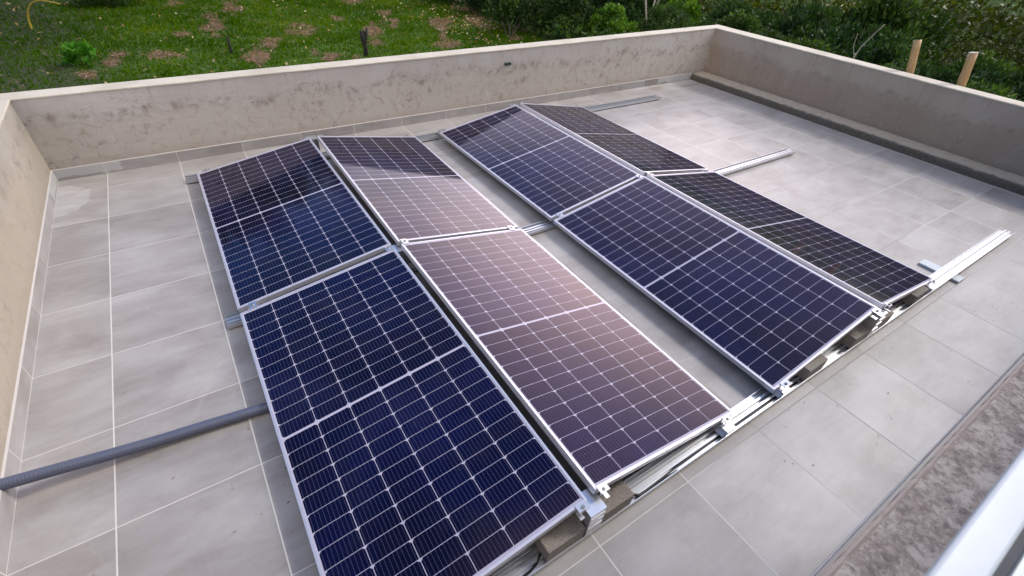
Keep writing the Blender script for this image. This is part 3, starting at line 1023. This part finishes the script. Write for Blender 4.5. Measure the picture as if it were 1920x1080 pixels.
cable([(.80, -2.13, .03), (.72, -2.158, .014), (.5, -2.155, .0105), (.2, -2.15, .0105)], .0055,
      'black cable running out from under the first concrete block to the left')

m = MB()
path = [(-1.30, -.705, .16), (-1.137, -.702, .132), (-1.046, -.698, .110), (-.879, -.698, .080), (-.668, -.709, .054), (-.485, -.722, .040), (-.258, -.742, .034), (-.024, -.770, .033), (.227, -.805, .033), (.8, -.90, .033)]
P = [Vector(p) for p in path]
out, rr = [], []
tot = 0
for i in range(len(P) - 1):
    p0, p1, p2, p3 = P[max(i - 1, 0)], P[i], P[i + 1], P[min(i + 2, len(P) - 1)]
    nseg = int((p2 - p1).length / .0032)
    for k in range(nseg):
        t = k / nseg
        out.append(.5 * ((2 * p1) + (-p0 + p2) * t + (2 * p0 - 5 * p1 + 4 * p2 - p3) * t * t + (-p0 + 3 * p1 - 3 * p2 + p3) * t ** 3))
for k in range(len(out)):
    rr.append((.0266, .0273, .0273, .0266)[k % 4])
m.tube(out, rr, 18)
tag(m.build('corrugated_conduit', M_pipe, smooth=True), 'dark grey corrugated conduit lying across the tiles from the left wall', 'conduit')

# ------------------------------------------------------------------ bamboo posts behind the right wall
def bamboo(base, top, r, hollow, lab):
    base, top = Vector(base), Vector(top)
    d = (top - base).normalized()
    root = empty('bamboo_post', base, lab, 'post', 'bamboo posts behind the dark parapet')
    Lh = (top - base).length
    pts, rs = [], []
    n = 46
    for k in range(n + 1):
        s = Lh * k / n
        q = ((Lh - s + .11) % .42)
        pts.append(d * s)
        rs.append(r * (1.07 if min(q, .42 - q) < .045 else 1.0) * (1.06 - .06 * k / n))
    m = MB()
    m.tube(pts, rs, 18)
    m.build('cane', M_bamboo, root, smooth=True)
    e = MB()
    tp = d * (Lh + .0006)
    if hollow:
        a = d.orthogonal().normalized()
        b = d.cross(a)
        nn = 18
        vs, fs = [], []
        for kk in range(nn):
            u = math.cos(kk * 2 * math.pi / nn) * a + math.sin(kk * 2 * math.pi / nn) * b
            vs += [tp + u * r, tp + u * r * .74]
        for kk in range(nn):
            k2 = (kk + 1) % nn
            fs.append((kk * 2, k2 * 2, k2 * 2 + 1, kk * 2 + 1))
        e.add(vs, fs)
        e.build('cut_end', M_cutend, root)
        e2 = MB()
        e2.tube([tp - d * .0003, tp + d * .0002], r * .74, 18)
        e2.build('hollow', M_dark, root)  # flat dark disc paints the shade inside the cane
    else:
        e.tube([tp, tp + d * .012], r * 1.02, 18)
        e.build('cut_end', M_cutend, root)
def lean(p, q, zbase):
    p, q = Vector(p), Vector(q)
    t = (zbase - p.z) / (q.z - p.z)
    return p + (q - p) * t
a, b = (8.10, -.072, .755), (8.10, .028, 1.11)
bamboo(lean(a, b, -3.3), b, .043, True, 'hollow cut bamboo post behind the dark parapet, open at the top')
a, b = (8.10, -.656, .755), (8.10, -.589, 1.094)
bamboo(lean(a, b, -3.3), b, .045, False, 'bamboo post with a pale capped top behind the dark parapet')

# ------------------------------------------------------------------ ground beyond the terrace
rng = np.random.default_rng(7)
def vnoise(x, y, s, seed):
    r = np.random.default_rng(seed)
    G = r.random((64, 64))
    u, v = x / s, y / s
    i, j = np.floor(u).astype(int), np.floor(v).astype(int)
    a, b = u - i, v - j
    a, b = a * a * (3 - 2 * a), b * b * (3 - 2 * b)
    g = lambda p, q: G[p % 64, q % 64]
    return (g(i, j) * (1 - a) + g(i + 1, j) * a) * (1 - b) + (g(i, j + 1) * (1 - a) + g(i + 1, j + 1) * a) * b
def fbm(x, y, s, seed, o=4):
    return sum(vnoise(x, y, s / 2 ** k, seed + k) * .5 ** k for k in range(o)) / sum(.5 ** k for k in range(o))
PATCH = [(2.31, 25.01, .46, -.12, .26, 1.94), (3.54, 28.25, .53, -.12, .21, 1.32), (-.14, 20.13, .74, -.26, .04, .64), (-1.39, 20.64, .29, -.1, .01, .4), (2.95, 18.67, .46, -.16, .2, 1.02), (3.82, 20.37, .46, -.15, .17, .81), (5.55, 22.95, .53, -.15, .34, 1.35), (2.54, 18.49, .34, -.12, .14, .76), (5.42, 17.8, .34, -.12, .19, .62), (5.0, 18.63, .19, -.06, .13, .48), (8.45, 21.31, .37, -.11, .57, 1.52), (10.28, 24.65, .38, -.09, .65, 1.65), (10.25, 23.27, .21, -.05, .51, 1.25), (6.19, 17.21, .26, -.09, .21, .6), (12.4, 22.3, .54, -.14, .74, 1.49), (11.36, 20.11, .25, -.07, .75, 1.49), (10.34, 17.96, .49, -.16, .44, .88), (15.02, 22.59, .71, -.18, 1.09, 1.87), (15.5, 25.26, .95, -.22, .67, 1.22), (9.98, 28.98, .89, -.18, .22, .67), (7.66, 24.48, .39, -.1, .15, .5), (-2.32, 18.17, .31, -.12, -.01, .51), (-1.59, 19.51, .21, -.08, 0, .36), (.9, 22.92, .34, -.1, .04, .39), (1.29, 30.69, .33, -.07, .11, 1.27), (14.17, 18.11, .31, -.09, .25, .38)]
def thatch(x, y):
    out = np.zeros_like(x)
    wob = (fbm(x, y, .7, 21) - .5) * 2.6
    for cx, cy, ex, ey, nx, ny in PATCH:
        det = ex * ny - ey * nx
        dx, dy = x - cx, y - cy
        a = (dx * ny - dy * nx) / det
        b = (ex * dy - ey * dx) / det
        d = np.sqrt(a * a + b * b) + wob
        out = np.maximum(out, np.clip((1.15 - d) / .75, 0, 1))
    return out * np.clip(.55 + fbm(x, y, .35, 55) * .9, 0, 1)
def bare(x, y):  # sparse ground on the left lawn; also carries painted tree shade
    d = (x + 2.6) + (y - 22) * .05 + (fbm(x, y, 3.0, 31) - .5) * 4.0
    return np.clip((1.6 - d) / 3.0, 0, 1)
def gz(x, y):
    """ground height: level lawn, falling away to the right, then the far hillside"""
    r = np.hypot(x, y + 2.7)
    az = np.degrees(np.arctan2(x, y + 2.7))
    fall = np.clip((x - 15.5) / 22, 0, 1)
    z = GRD - 4.0 * fall * fall * (3 - 2 * fall)
    z = z + (fbm(x, y, 2.5, 77) - .5) * .16
    hill = np.clip((r - 48) / 80, 0, 1.2)
    return z + hill * 26 * np.clip((az + 5) / 40, .25, 1)
def grid_obj(name, xs, ys, mat):
    X, Y = np.meshgrid(xs, ys)
    Z = gz(X, Y)
    nx, ny = len(xs), len(ys)
    v = np.stack([X, Y, Z], -1).reshape(-1, 3)
    idx = np.arange(nx * ny).reshape(ny, nx)
    q = np.stack([idx[:-1, :-1], idx[:-1, 1:], idx[1:, 1:], idx[1:, :-1]], -1).reshape(-1, 4)
    me = bpy.data.meshes.new(name)
    me.from_pydata(v.tolist(), [], q.tolist())
    me.materials.append(mat)
    me.polygons.foreach_set('use_smooth', [True] * len(me.polygons))
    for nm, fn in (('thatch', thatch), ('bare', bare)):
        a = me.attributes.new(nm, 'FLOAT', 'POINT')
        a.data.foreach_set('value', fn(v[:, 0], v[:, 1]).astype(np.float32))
    me.update()
    o = bpy.data.objects.new(name, me)
    COL.objects.link(o)
    return structure(o)
xs = np.unique(np.concatenate([np.linspace(-160, -8, 20), np.arange(-8, 18, .14), np.linspace(18, 190, 60)]))
ys = np.unique(np.concatenate([np.linspace(-140, 12, 50), np.arange(12, 33, .14), np.linspace(33, 190, 50)]))
grid_obj('ground', xs, ys, M_lawn)

# ---- leaf meshes
def quads_mesh(name, V, tone, mat):
    """V: (n,4,3) quads, tone: (n,)"""
    n = len(V)
    me = bpy.data.meshes.new(name)
    me.vertices.add(n * 4)
    me.vertices.foreach_set('co', V.reshape(-1).astype(np.float32))
    me.loops.add(n * 4)
    me.loops.foreach_set('vertex_index', np.arange(n * 4, dtype=np.int32))
    me.polygons.add(n)
    me.polygons.foreach_set('loop_start', np.arange(0, n * 4, 4, dtype=np.int32))
    me.polygons.foreach_set('loop_total', np.full(n, 4, dtype=np.int32))
    a = me.attributes.new('tone', 'FLOAT', 'FACE')
    a.data.foreach_set('value', np.clip(tone, 0, 1).astype(np.float32))
    me.materials.append(mat)
    me.update(calc_edges=True)
    me.validate()
    return me
def unit(v): return v / (np.linalg.norm(v, axis=-1, keepdims=True) + 1e-9)
def leaves(C, D, ln, wd, r, up=.35):
    """C centres, D growth directions -> diamond leaves"""
    n = len(C)
    D = unit(D + r.normal(size=(n, 3)) * .55)
    side = unit(np.cross(D, r.normal(size=(n, 3)) + np.array([0, 0, up])))
    l = (ln * r.uniform(.6, 1.35, n))[:, None]
    w = (wd * r.uniform(.7, 1.3, n))[:, None]
    nrm = np.cross(side, D)
    base = C - D * l * .5
    tip = C + D * l * .5 - nrm * l * .12
    mid = C - D * l * .06 + nrm * l * .05
    return np.stack([base, mid + side * w * .5, tip, mid - side * w * .5], 1)
def crown(seed, R, nb, nl, ln, wd, low=.15, droop=0.0):
    r = np.random.default_rng(seed)
    R = np.array(R)
    # clumps spread through the crown
    cs = r.normal(size=(nb, 3))
    cs = unit(cs) * (r.uniform(.15, 1, (nb, 1)) ** .45) * .78
    cs[:, 2] = np.abs(cs[:, 2]) * 1.0 - low
    br = r.uniform(.16, .36, nb) * (1.1 - .35 * np.linalg.norm(cs, axis=1))
    btone = r.uniform(0, 1, nb)
    w = br ** 2
    k = r.choice(nb, nl, p=w / w.sum())
    d = unit(r.normal(size=(nl, 3)))
    d[:, 2] = np.where(d[:, 2] < -.5, -d[:, 2], d[:, 2])
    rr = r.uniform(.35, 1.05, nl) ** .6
    C = (cs[k] + d * (br[k] * rr)[:, None]) * R
    C[:, 2] += R[2] * (low + .22)
    D = d * R / R.max() + np.array([0, 0, .35 - droop])
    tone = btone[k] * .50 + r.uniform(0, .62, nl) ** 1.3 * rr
    return leaves(C, D, ln, wd, r), tone, cs * R + np.array([0, 0, R[2] * (low + .22)])
def stems_mesh(seed, tips, r0, base_spread=.2):
    r = random.Random(seed)
    m = MB()
    for t in tips:
        b = Vector((r.uniform(-1, 1) * base_spread, r.uniform(-1, 1) * base_spread, -.25))
        t = Vector(t)
        mid = b.lerp(t, .5) + Vector((r.uniform(-.15, .15), r.uniform(-.15, .15), .1)) * t.length * .5
        m.tube([b, b.lerp(mid, .55), mid, t], [r0, r0 * .8, r0 * .6, r0 * .25], 6)
    return m
KINDS = {}
def kind(key, seed, R, nb, nl, ln, wd, mat, stem_r, low=.15, ntips=7, bark=None, droop=0.0, spread=.2):
    V, tone, cs = crown(seed, R, nb, nl, ln, wd, low, droop)
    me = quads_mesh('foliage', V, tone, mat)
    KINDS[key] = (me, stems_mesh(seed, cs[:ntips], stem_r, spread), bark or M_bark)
kind('broad', 1, (1.9, 1.9, 2.6), 52, 9000, .15, .07, M_leafA, .035)
kind('broad2', 2, (2.1, 1.8, 2.3), 46, 9000, .16, .075, M_leafC, .035)
kind('fresh', 3, (1.5, 1.5, 2.0), 40, 6500, .18, .085, M_leafB, .03)
kind('narrow', 4, (1.7, 1.7, 2.4), 46, 9500, .20, .04, M_leafA, .03, droop=.5)
kind('yellow', 5, (2.6, 2.6, 2.8), 70, 11000, .15, .075, M_leafD, .06)
kind('vine', 6, (1.3, 1.3, 4.2), 60, 9500, .15, .09, M_leafB, .06, low=.1)
kind('weed', 8, (.42, .42, .55), 14, 360, .24, .085, M_leafE, .008, spread=.05)
kind('small', 9, (.75, .75, 1.25), 20, 1100, .16, .06, M_leafA, .022, low=-.05, spread=.08)
used = {}
def plant(name, key, x, y, s, lab, cat, group, sz=1.0, dz=0.0):
    me, sm, bark = KINDS[key]
    z = float(gz(np.array([x]), np.array([y]))[0]) + dz
    r = empty(name, (x, y, z), lab, cat, group, (0, 0, random.Random(x * 31 + y).uniform(0, 6.28)))
    r.scale = (s, s, s * sz)
    if key not in used:
        f = bpy.data.objects.new('foliage', me)
        COL.objects.link(f)
        f.parent = r
        st = sm.build('stems' if cat != 'tree' else 'trunk', bark, r)
        used[key] = (f, st)
    else:
        for o in used[key]:
            c = o.copy()
            COL.objects.link(c)
            c.parent = r
    return r
G1 = 'shrubs beyond the parapet walls'
SHR = [  # x, y, kind, scale, sz, label
    (16.8, 31.0, 'broad2', 1.2, 1.0, 'dark shrub at the top edge where the lawn ends, farthest left of the thicket'),
    (16.2, 27.8, 'broad', 1.0, .9, 'dark shrub overhanging the bare earth at the right end of the lawn'),
    (16.0, 24.2, 'broad2', .95, .9, 'dark blue green shrub behind the bare earth strip beside the lawn'),
    (15.4, 19.6, 'narrow', .95, .95, 'narrow leaved shrub right of the thin trunked sapling'),
    (16.8, 17.6, 'broad', .9, .9, 'dark shrub low over the long parapet, right of the last bit of grass'),
    (18.5, 21.5, 'narrow', 1.15, 1.0, 'tall narrow leaved shrub in the middle of the thicket behind the sapling'),
    (19.8, 26.5, 'broad', 1.3, 1.0, 'dark shrub high in the thicket above the lawn end'),
    (18.4, 16.2, 'fresh', .95, .9, 'fresh green broad leaved shrub just above the long parapet'),
    (20.6, 18.6, 'broad2', 1.2, 1.0, 'blue green shrub in the thicket behind the fresh green one'),
    (22.8, 22.5, 'narrow', 1.4, 1.0, 'tall narrow leaved shrub at the top of the thicket'),
    (20.4, 14.6, 'narrow', 1.0, .85, 'narrow leaved shrub above the long parapet, left of the pale stems'),
    (22.9, 15.6, 'fresh', 1.3, 1.0, 'bright green shrub around the pale bare stems'),
    (24.8, 18.8, 'broad', 1.4, 1.05, 'dark shrub behind the pale bare stems'),
    (22.4, 12.2, 'broad', 1.1, .9, 'dark shrub right above the far corner of the terrace'),
    (25.2, 13.4, 'fresh', 1.3, 1.0, 'green shrub rising behind the far terrace corner'),
    (28.0, 15.6, 'broad2', 1.5, 1.1, 'blue green shrub at the picture top behind the far terrace corner'),
    (20.8, 9.6, 'narrow', .95, .9, 'speckled light shrub just right of the far terrace corner'),
    (23.4, 9.4, 'fresh', 1.15, .95, 'yellowish green shrub right of the far terrace corner'),
    (26.8, 10.8, 'broad2', 1.5, 1.15, 'dark shrub rising to the picture top right of the far corner'),
    (19.0, 6.6, 'broad', .95, .85, 'very dark shrub behind the dark parapet, left of the pale dead branch'),
    (22.4, 6.6, 'broad2', 1.25, 1.05, 'dark shrub behind the pale dead branch'),
    (25.6, 7.4, 'broad', 1.5, 1.2, 'tall dark shrub left of the vine covered tree'),
    (18.6, 3.6, 'narrow', .95, .85, 'dark narrow leaved shrub behind the first bamboo post'),
    (21.6, 3.6, 'broad2', 1.1, .95, 'dark shrub between the vine covered tree and the bamboo posts'),
    (17.6, 1.0, 'broad', .95, .85, 'dark shrub behind the second bamboo post'),
    (20.6, 1.0, 'fresh', 1.0, .95, 'bright leaved creeper shrub above the bamboo posts'),
    (23.8, 2.2, 'broad2', 1.2, 1.0, 'dark shrub below the yellowish hillside'),
    (18.2, -1.6, 'broad2', 1.05, .9, 'dark shrub at the right picture edge behind the parapet'),
    (21.4, -1.4, 'broad', 1.15, 1.0, 'leafy shrub at the right picture edge under the hillside'),
    (24.6, -.8, 'broad', 1.3, 1.0, 'dark shrub high at the right picture edge'),
    (27.0, 4.0, 'broad', 1.3, 1.0, 'dark shrub at the foot of the yellowish trees'),
]
for x, y, k, s, sz, lab in SHR:
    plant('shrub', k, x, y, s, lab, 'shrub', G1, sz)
plant('vine_covered_tree', 'vine', 27.6, 8.2, 1.15, 'tall tree wrapped in bright green creeper, right of the dark thicket', 'tree', None, 1.12)
for x, y, s, lab in [(33, 6.5, 1.35, 'yellow green tree beyond the thicket, right of the creeper covered tree'), (36, 2.5, 1.4, 'yellow green tree beyond the thicket above the second bamboo post'),
                     (35, 10.5, 1.4, 'yellow green tree behind the creeper covered tree'), (40, 6, 1.6, 'yellowish tree at the top right of the picture below the hillside'),
                     (39.5, -.5, 1.5, 'yellowish tree at the right picture edge below the hillside')]:
    plant('yellowish_tree', 'yellow', x, y, s, lab, 'tree', 'yellowish trees beyond the thicket')
plant('sapling', 'small', 14.2, 18.6, 1.25, 'thin trunked sapling on the lawn just behind the long parapet', 'sapling', None, 1.15)
plant('weed', 'weed', -2.36, 19.5, 1.35, 'bright green leafy weed on the shaded lawn behind the long parapet', 'weed', None)
plant('shaded_bush', 'broad2', -1.5, 30.6, .85, 'dark bush in the shade at the top left of the lawn', 'bush', None, .55)
plant('shaded_bush', 'narrow', -6.4, 28.6, .5, 'pale leaved bush at the top left picture corner', 'bush', None, .55)

# pale bare stems, dead branch
def bare_tree(name, loc, branches, mat, lab, cat):
    m = MB()
    for pts, r0 in branches:
        m.tube(pts, [r0 * (1 - .7 * i / (len(pts) - 1)) for i in range(len(pts))], 7)
    o = m.build(name, mat, None, loc, True)
    return tag(o, lab, cat)
gzz = lambda x, y: float(gz(np.array([x]), np.array([y]))[0])
bare_tree('bare_stems', (21.3, 16.6, gzz(21.3, 16.6)), [([(0, 0, -.1), (.05, .1, 1.4), (-.25, .5, 3.2), (-.5, 1.0, 4.8)], .07), ([(0, 0, -.1), (.1, -.05, 1.5), (.25, -.1, 3.4), (.3, -.1, 5.0)], .065), ([(.1, -.05, 1.5), (.5, -.3, 3.0), (.8, -.4, 4.4)], .045)],
          M_palebark, 'pale bare stems forking upwards in the thicket', 'bare tree')
bare_tree('dead_branch', (16.1, 4.3, -1.4), [([(0, 0, -1.4), (.0, -.05, .0), (.05, -.12, .35), (.06, -.23, .72), (.1, -.27, 1.0), (.15, -.42, 1.35), (.18, -.55, 1.6)], .024), ([(.06, -.23, .72), (.02, -.1, 1.0), (.05, -.05, 1.3)], .010)],
          M_palebark, 'pale dead branch leaning in the dark thicket left of the bamboo posts', 'dead branch')
# charred stump and its second dark stake, yellow stalk
m = MB()
m.tube([(0, 0, -.2), (.03, .02, .3), (-.02, .03, .62), (-.09, .0, .92)], [.10, .08, .11, .05], 9)
m.tube([(.0, .02, .45), (.10, .0, .75), (.17, .02, .98)], [.09, .065, .03], 7)
m.tube([(.0, .0, .5), (.02, .05, .8), (.05, .0, .9)], [.08, .06, .03], 7)
o = m.build('tree_stump', M_char, None, (6.72, 17.6, GRD), True)
tag(o, 'charred black stump standing on the lawn behind the long parapet', 'stump')
m = MB()
m.tube([(0, 0, -.1), (.0, .0, .3), (.01, .01, .62)], [.05, .045, .04], 8)
tag(m.build('wooden_stake', M_char, None, (2.15, 19.4, GRD), True), 'thin dark stake in the grass left of the stump', 'stake')
m = MB()
A = Vector((-4.16, 25.7, GRD - .05))
arc = []
for k in range(31):
    t = k / 30
    ang = math.pi * .62 * t
    w = .98 * (1 - math.cos(ang)) if ang < math.pi / 2 else .98 + 1.15 * (ang - math.pi / 2) * 1.6
    h = 1.12 * math.sin(min(ang, math.pi / 2)) - (0 if ang < math.pi / 2 else .55 * (ang - math.pi / 2) ** 2)
    arc.append(A + Vector((.81 * w, -.58 * w, h)))
m.tube(arc, [.032 * (1 - .6 * k / 30) + .008 for k in range(31)], 8)
tag(m.build('palm_stalk', M_yellow, None, (0, 0, 0), True), 'yellow stalk bending in an arch over the shaded grass', 'stalk')

# ---- tall trees round the lawn (they shade it and stand mirrored in the panels)
def big_tree(key, seed, R, nl, ln, mat, trunk_h, r0):
    V, tone, cs = crown(seed, R, 46, nl, ln, ln * .5, .35)
    V = V + np.array([0, 0, trunk_h])
    me = quads_mesh('crown', V, tone, mat)
    m = MB()
    top = Vector((0, 0, trunk_h + R[2] * .55))
    m.tube([(0, 0, -.5), (.1, .05, trunk_h * .5), (0, .1, trunk_h), top], [r0, r0 * .8, r0 * .65, r0 * .3], 10)
    for t in cs[:10]:
        t = Vector(t) + Vector((0, 0, trunk_h))
        b = Vector((0, .1, trunk_h * .9))
        m.tube([b, b.lerp(t, .5) + Vector((0, 0, .4)), t], [r0 * .4, r0 * .28, r0 * .1], 6)
    return me, m
BT = {'a': big_tree('a', 51, (7, 7, 9), 7000, .55, M_leafA, 5.5, .35), 'b': big_tree('b', 52, (6, 6.5, 8), 6500, .55, M_leafC, 4.5, .3)}
btu = {}
for x, y, k, s, sz, lab in [(-1.6, 34.5, 'a', 1.1, 1.2, 'tall spreading tree at the head of the lawn whose crown shades its left part'),
                        (-7.2, 24.0, 'b', 1.05, .62, 'tall tree left of the lawn, shading the grass'),
                        (-6.0, 42.0, 'a', 1.15, 1.5, 'tall dark tree far behind the shaded bush'),
                        (4.5, 43.0, 'b', 1.3, 1.5, 'tall dark tree behind the lawn, mirrored in the left panels'),
                        (13.0, 42.0, 'a', 1.05, 1.08, 'tall dark tree behind the right part of the lawn, mirrored in the far panels'),
                        (21.0, 38.0, 'b', 1.0, .82, 'tall tree behind the thicket, left of the far terrace corner'),
                        (31.0, 34.0, 'a', .8, .55, 'broad tree behind the thicket, above the far terrace corner')]:
    r = empty('tall_tree', (x, y, gzz(x, y)), lab, 'tree', 'tall trees round the lawn', (0, 0, x))
    r.scale = (s, s, s * sz)
    me, tm = BT[k]
    if k not in btu:
        f = bpy.data.objects.new('crown', me)
        COL.objects.link(f)
        f.parent = r
        btu[k] = (f, tm.build('trunk', M_bark, r, smooth=True))
    else:
        for o in btu[k]:
            c = o.copy()
            COL.objects.link(c)
            c.parent = r

# ---- far wooded hillside, one mass
r = np.random.default_rng(91)
n = 110000
az = np.radians(r.uniform(-14, 112, n))
rr = 46 + 76 * r.uniform(0, 1, n) ** 1.5
X, Y = rr * np.sin(az), rr * np.cos(az) - 2.7
H = 2.2 + 5.0 * fbm(X + 300, Y + 300, 9.0, 5) ** 1.2
f = r.uniform(0, 1, n) ** .45
Z = gz(X, Y) + H * f
C = np.stack([X, Y, Z], -1)
tone = np.clip(.15 + .75 * fbm(X + 300, Y + 300, 14, 15) + r.normal(size=n) * .16 - .25 * (1 - f), 0, 1)
V = leaves(C, r.normal(size=(n, 3)) + np.array([0, 0, .6]), .42, .24, r)
o = bpy.data.objects.new('wooded_hillside', quads_mesh('wooded_hillside', V, tone, M_leafD))
COL.objects.link(o)
stuff(o)
o['label'] = 'far hillside covered in yellowish green woodland'
o['category'] = 'woodland'

# ---- undergrowth below the shrubs (hides the earth between them)
r = np.random.default_rng(17)
n = 26000
X = r.uniform(14.5, 34, n)
Y = r.uniform(-4, 36, n)
ok = (X - 15.3) + np.maximum(0, 22 - Y) * .0 > (fbm(X, Y, 2.0, 3) - .5) * 2.2
X, Y = X[ok], Y[ok]
H = .25 + 1.5 * fbm(X, Y, 3.0, 8) ** 1.5
Z = gz(X, Y) + H * r.uniform(0, 1, len(X)) ** .6
V = leaves(np.stack([X, Y, Z], -1), r.normal(size=(len(X), 3)) * .8 + np.array([0, 0, .8]), .30, .13, r)
o = bpy.data.objects.new('undergrowth', quads_mesh('undergrowth', V, r.uniform(0, .8, len(X)), M_leafA))
COL.objects.link(o)
stuff(o)
o['label'] = 'dark leafy undergrowth between the shrubs'
o['category'] = 'undergrowth'

# ---- grass, straw, fallen leaves
r = np.random.default_rng(23)
def blades(n, x0, x1, y0, y1):
    return r.uniform(x0, x1, n), r.uniform(y0, y1, n)
X, Y = blades(95000, -8, 16, 14.5, 34)
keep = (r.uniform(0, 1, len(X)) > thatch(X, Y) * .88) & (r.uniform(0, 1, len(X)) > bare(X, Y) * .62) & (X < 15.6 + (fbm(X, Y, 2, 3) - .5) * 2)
X, Y = X[keep], Y[keep]
n = len(X)
cl = fbm(X, Y, .8, 61)
hgt = (.07 + .16 * cl ** 2) * r.uniform(.7, 1.4, n)
hgt = hgt * np.where(r.uniform(0, 1, n) < .04, 1.9, 1.0)
D = unit(np.stack([r.normal(size=n) * .5, r.normal(size=n) * .5, np.ones(n)], -1))
B = np.stack([X, Y, gz(X, Y) - .01], -1)
T = B + D * hgt[:, None]
sd = unit(np.cross(D, r.normal(size=(n, 3)))) * (.014 + .012 * r.uniform(0, 1, n))[:, None]
V = np.stack([B - sd, B + sd, B + D * hgt[:, None] * .6 + sd * .8, T], 1)
tone = np.clip(fbm(X, Y, 2.4, 71) * .7 + r.normal(size=n) * .17 + .06, 0, 1) * (1 - .6 * bare(X, Y))  # blades dimmed on the left too, shade put into their tone
o = bpy.data.objects.new('grass', quads_mesh('grass', V, tone, M_grass))
COL.objects.link(o)
stuff(o)
o['label'] = 'short green grass of the lawn'
o['category'] = 'grass'
X, Y = blades(150000, -8, 16.5, 15, 33)
keep = r.uniform(0, 1, len(X)) < thatch(X, Y) * .8 + .012
X, Y = X[keep], Y[keep]
n = len(X)
D = unit(np.stack([r.normal(size=n), r.normal(size=n), np.abs(r.normal(size=n)) * .3], -1))
C = np.stack([X, Y, gz(X, Y) + .02 + .07 * r.uniform(0, 1, n)], -1)
V = leaves(C, D * 2, .20, .022, r)
o = bpy.data.objects.new('dry_straw', quads_mesh('dry_straw', V, r.uniform(0, 1, n), M_straw))
COL.objects.link(o)
stuff(o)
o['label'] = 'brown dry mown grass lying in patches on the lawn'
o['category'] = 'dry grass'
n1, n2 = 260, 380
X = np.concatenate([r.uniform(-7, 15, n1), r.normal(13.6, 1.1, n2)])
Y = np.concatenate([r.uniform(15, 32, n1), r.normal(22.5, 3.0, n2)])
n = len(X)
V = leaves(np.stack([X, Y, gz(X, Y) + .11], -1), np.stack([r.normal(size=n), r.normal(size=n), r.normal(size=n) * .2], -1), .17, .085, r, 3.0)
o = bpy.data.objects.new('fallen_leaves', quads_mesh('fallen_leaves', V, r.uniform(0, 1, n), M_dryleaf))
COL.objects.link(o)
stuff(o)
o['label'] = 'pale fallen leaves scattered over the lawn'
o['category'] = 'fallen leaves'
# bits of dirt on the tiles
n = 90
X = np.concatenate([r.uniform(-.9, 6.8, 30), r.uniform(2.0, 5.5, 40), r.uniform(-.8, .2, 20)])
Y = np.concatenate([r.uniform(-2.7, 2.6, 30), r.uniform(-2.75, -2.2, 40), r.uniform(-1.8, -.8, 20)])
V = leaves(np.stack([X, Y, np.full(n, .004)], -1), np.stack([r.normal(size=n), r.normal(size=n), np.zeros(n)], -1), .015, .0045, r, 6.0)
V[:, :, 2] = np.clip(V[:, :, 2], .002, .009)
o = bpy.data.objects.new('dirt_crumbs', quads_mesh('dirt_crumbs', V, r.uniform(0, .3, n) + (r.uniform(0, 1, n) < .25) * .7, M_dryleaf))
COL.objects.link(o)
stuff(o)
o['label'] = 'tiny crumbs of dirt and dry leaf on the tiles'
o['category'] = 'dirt'
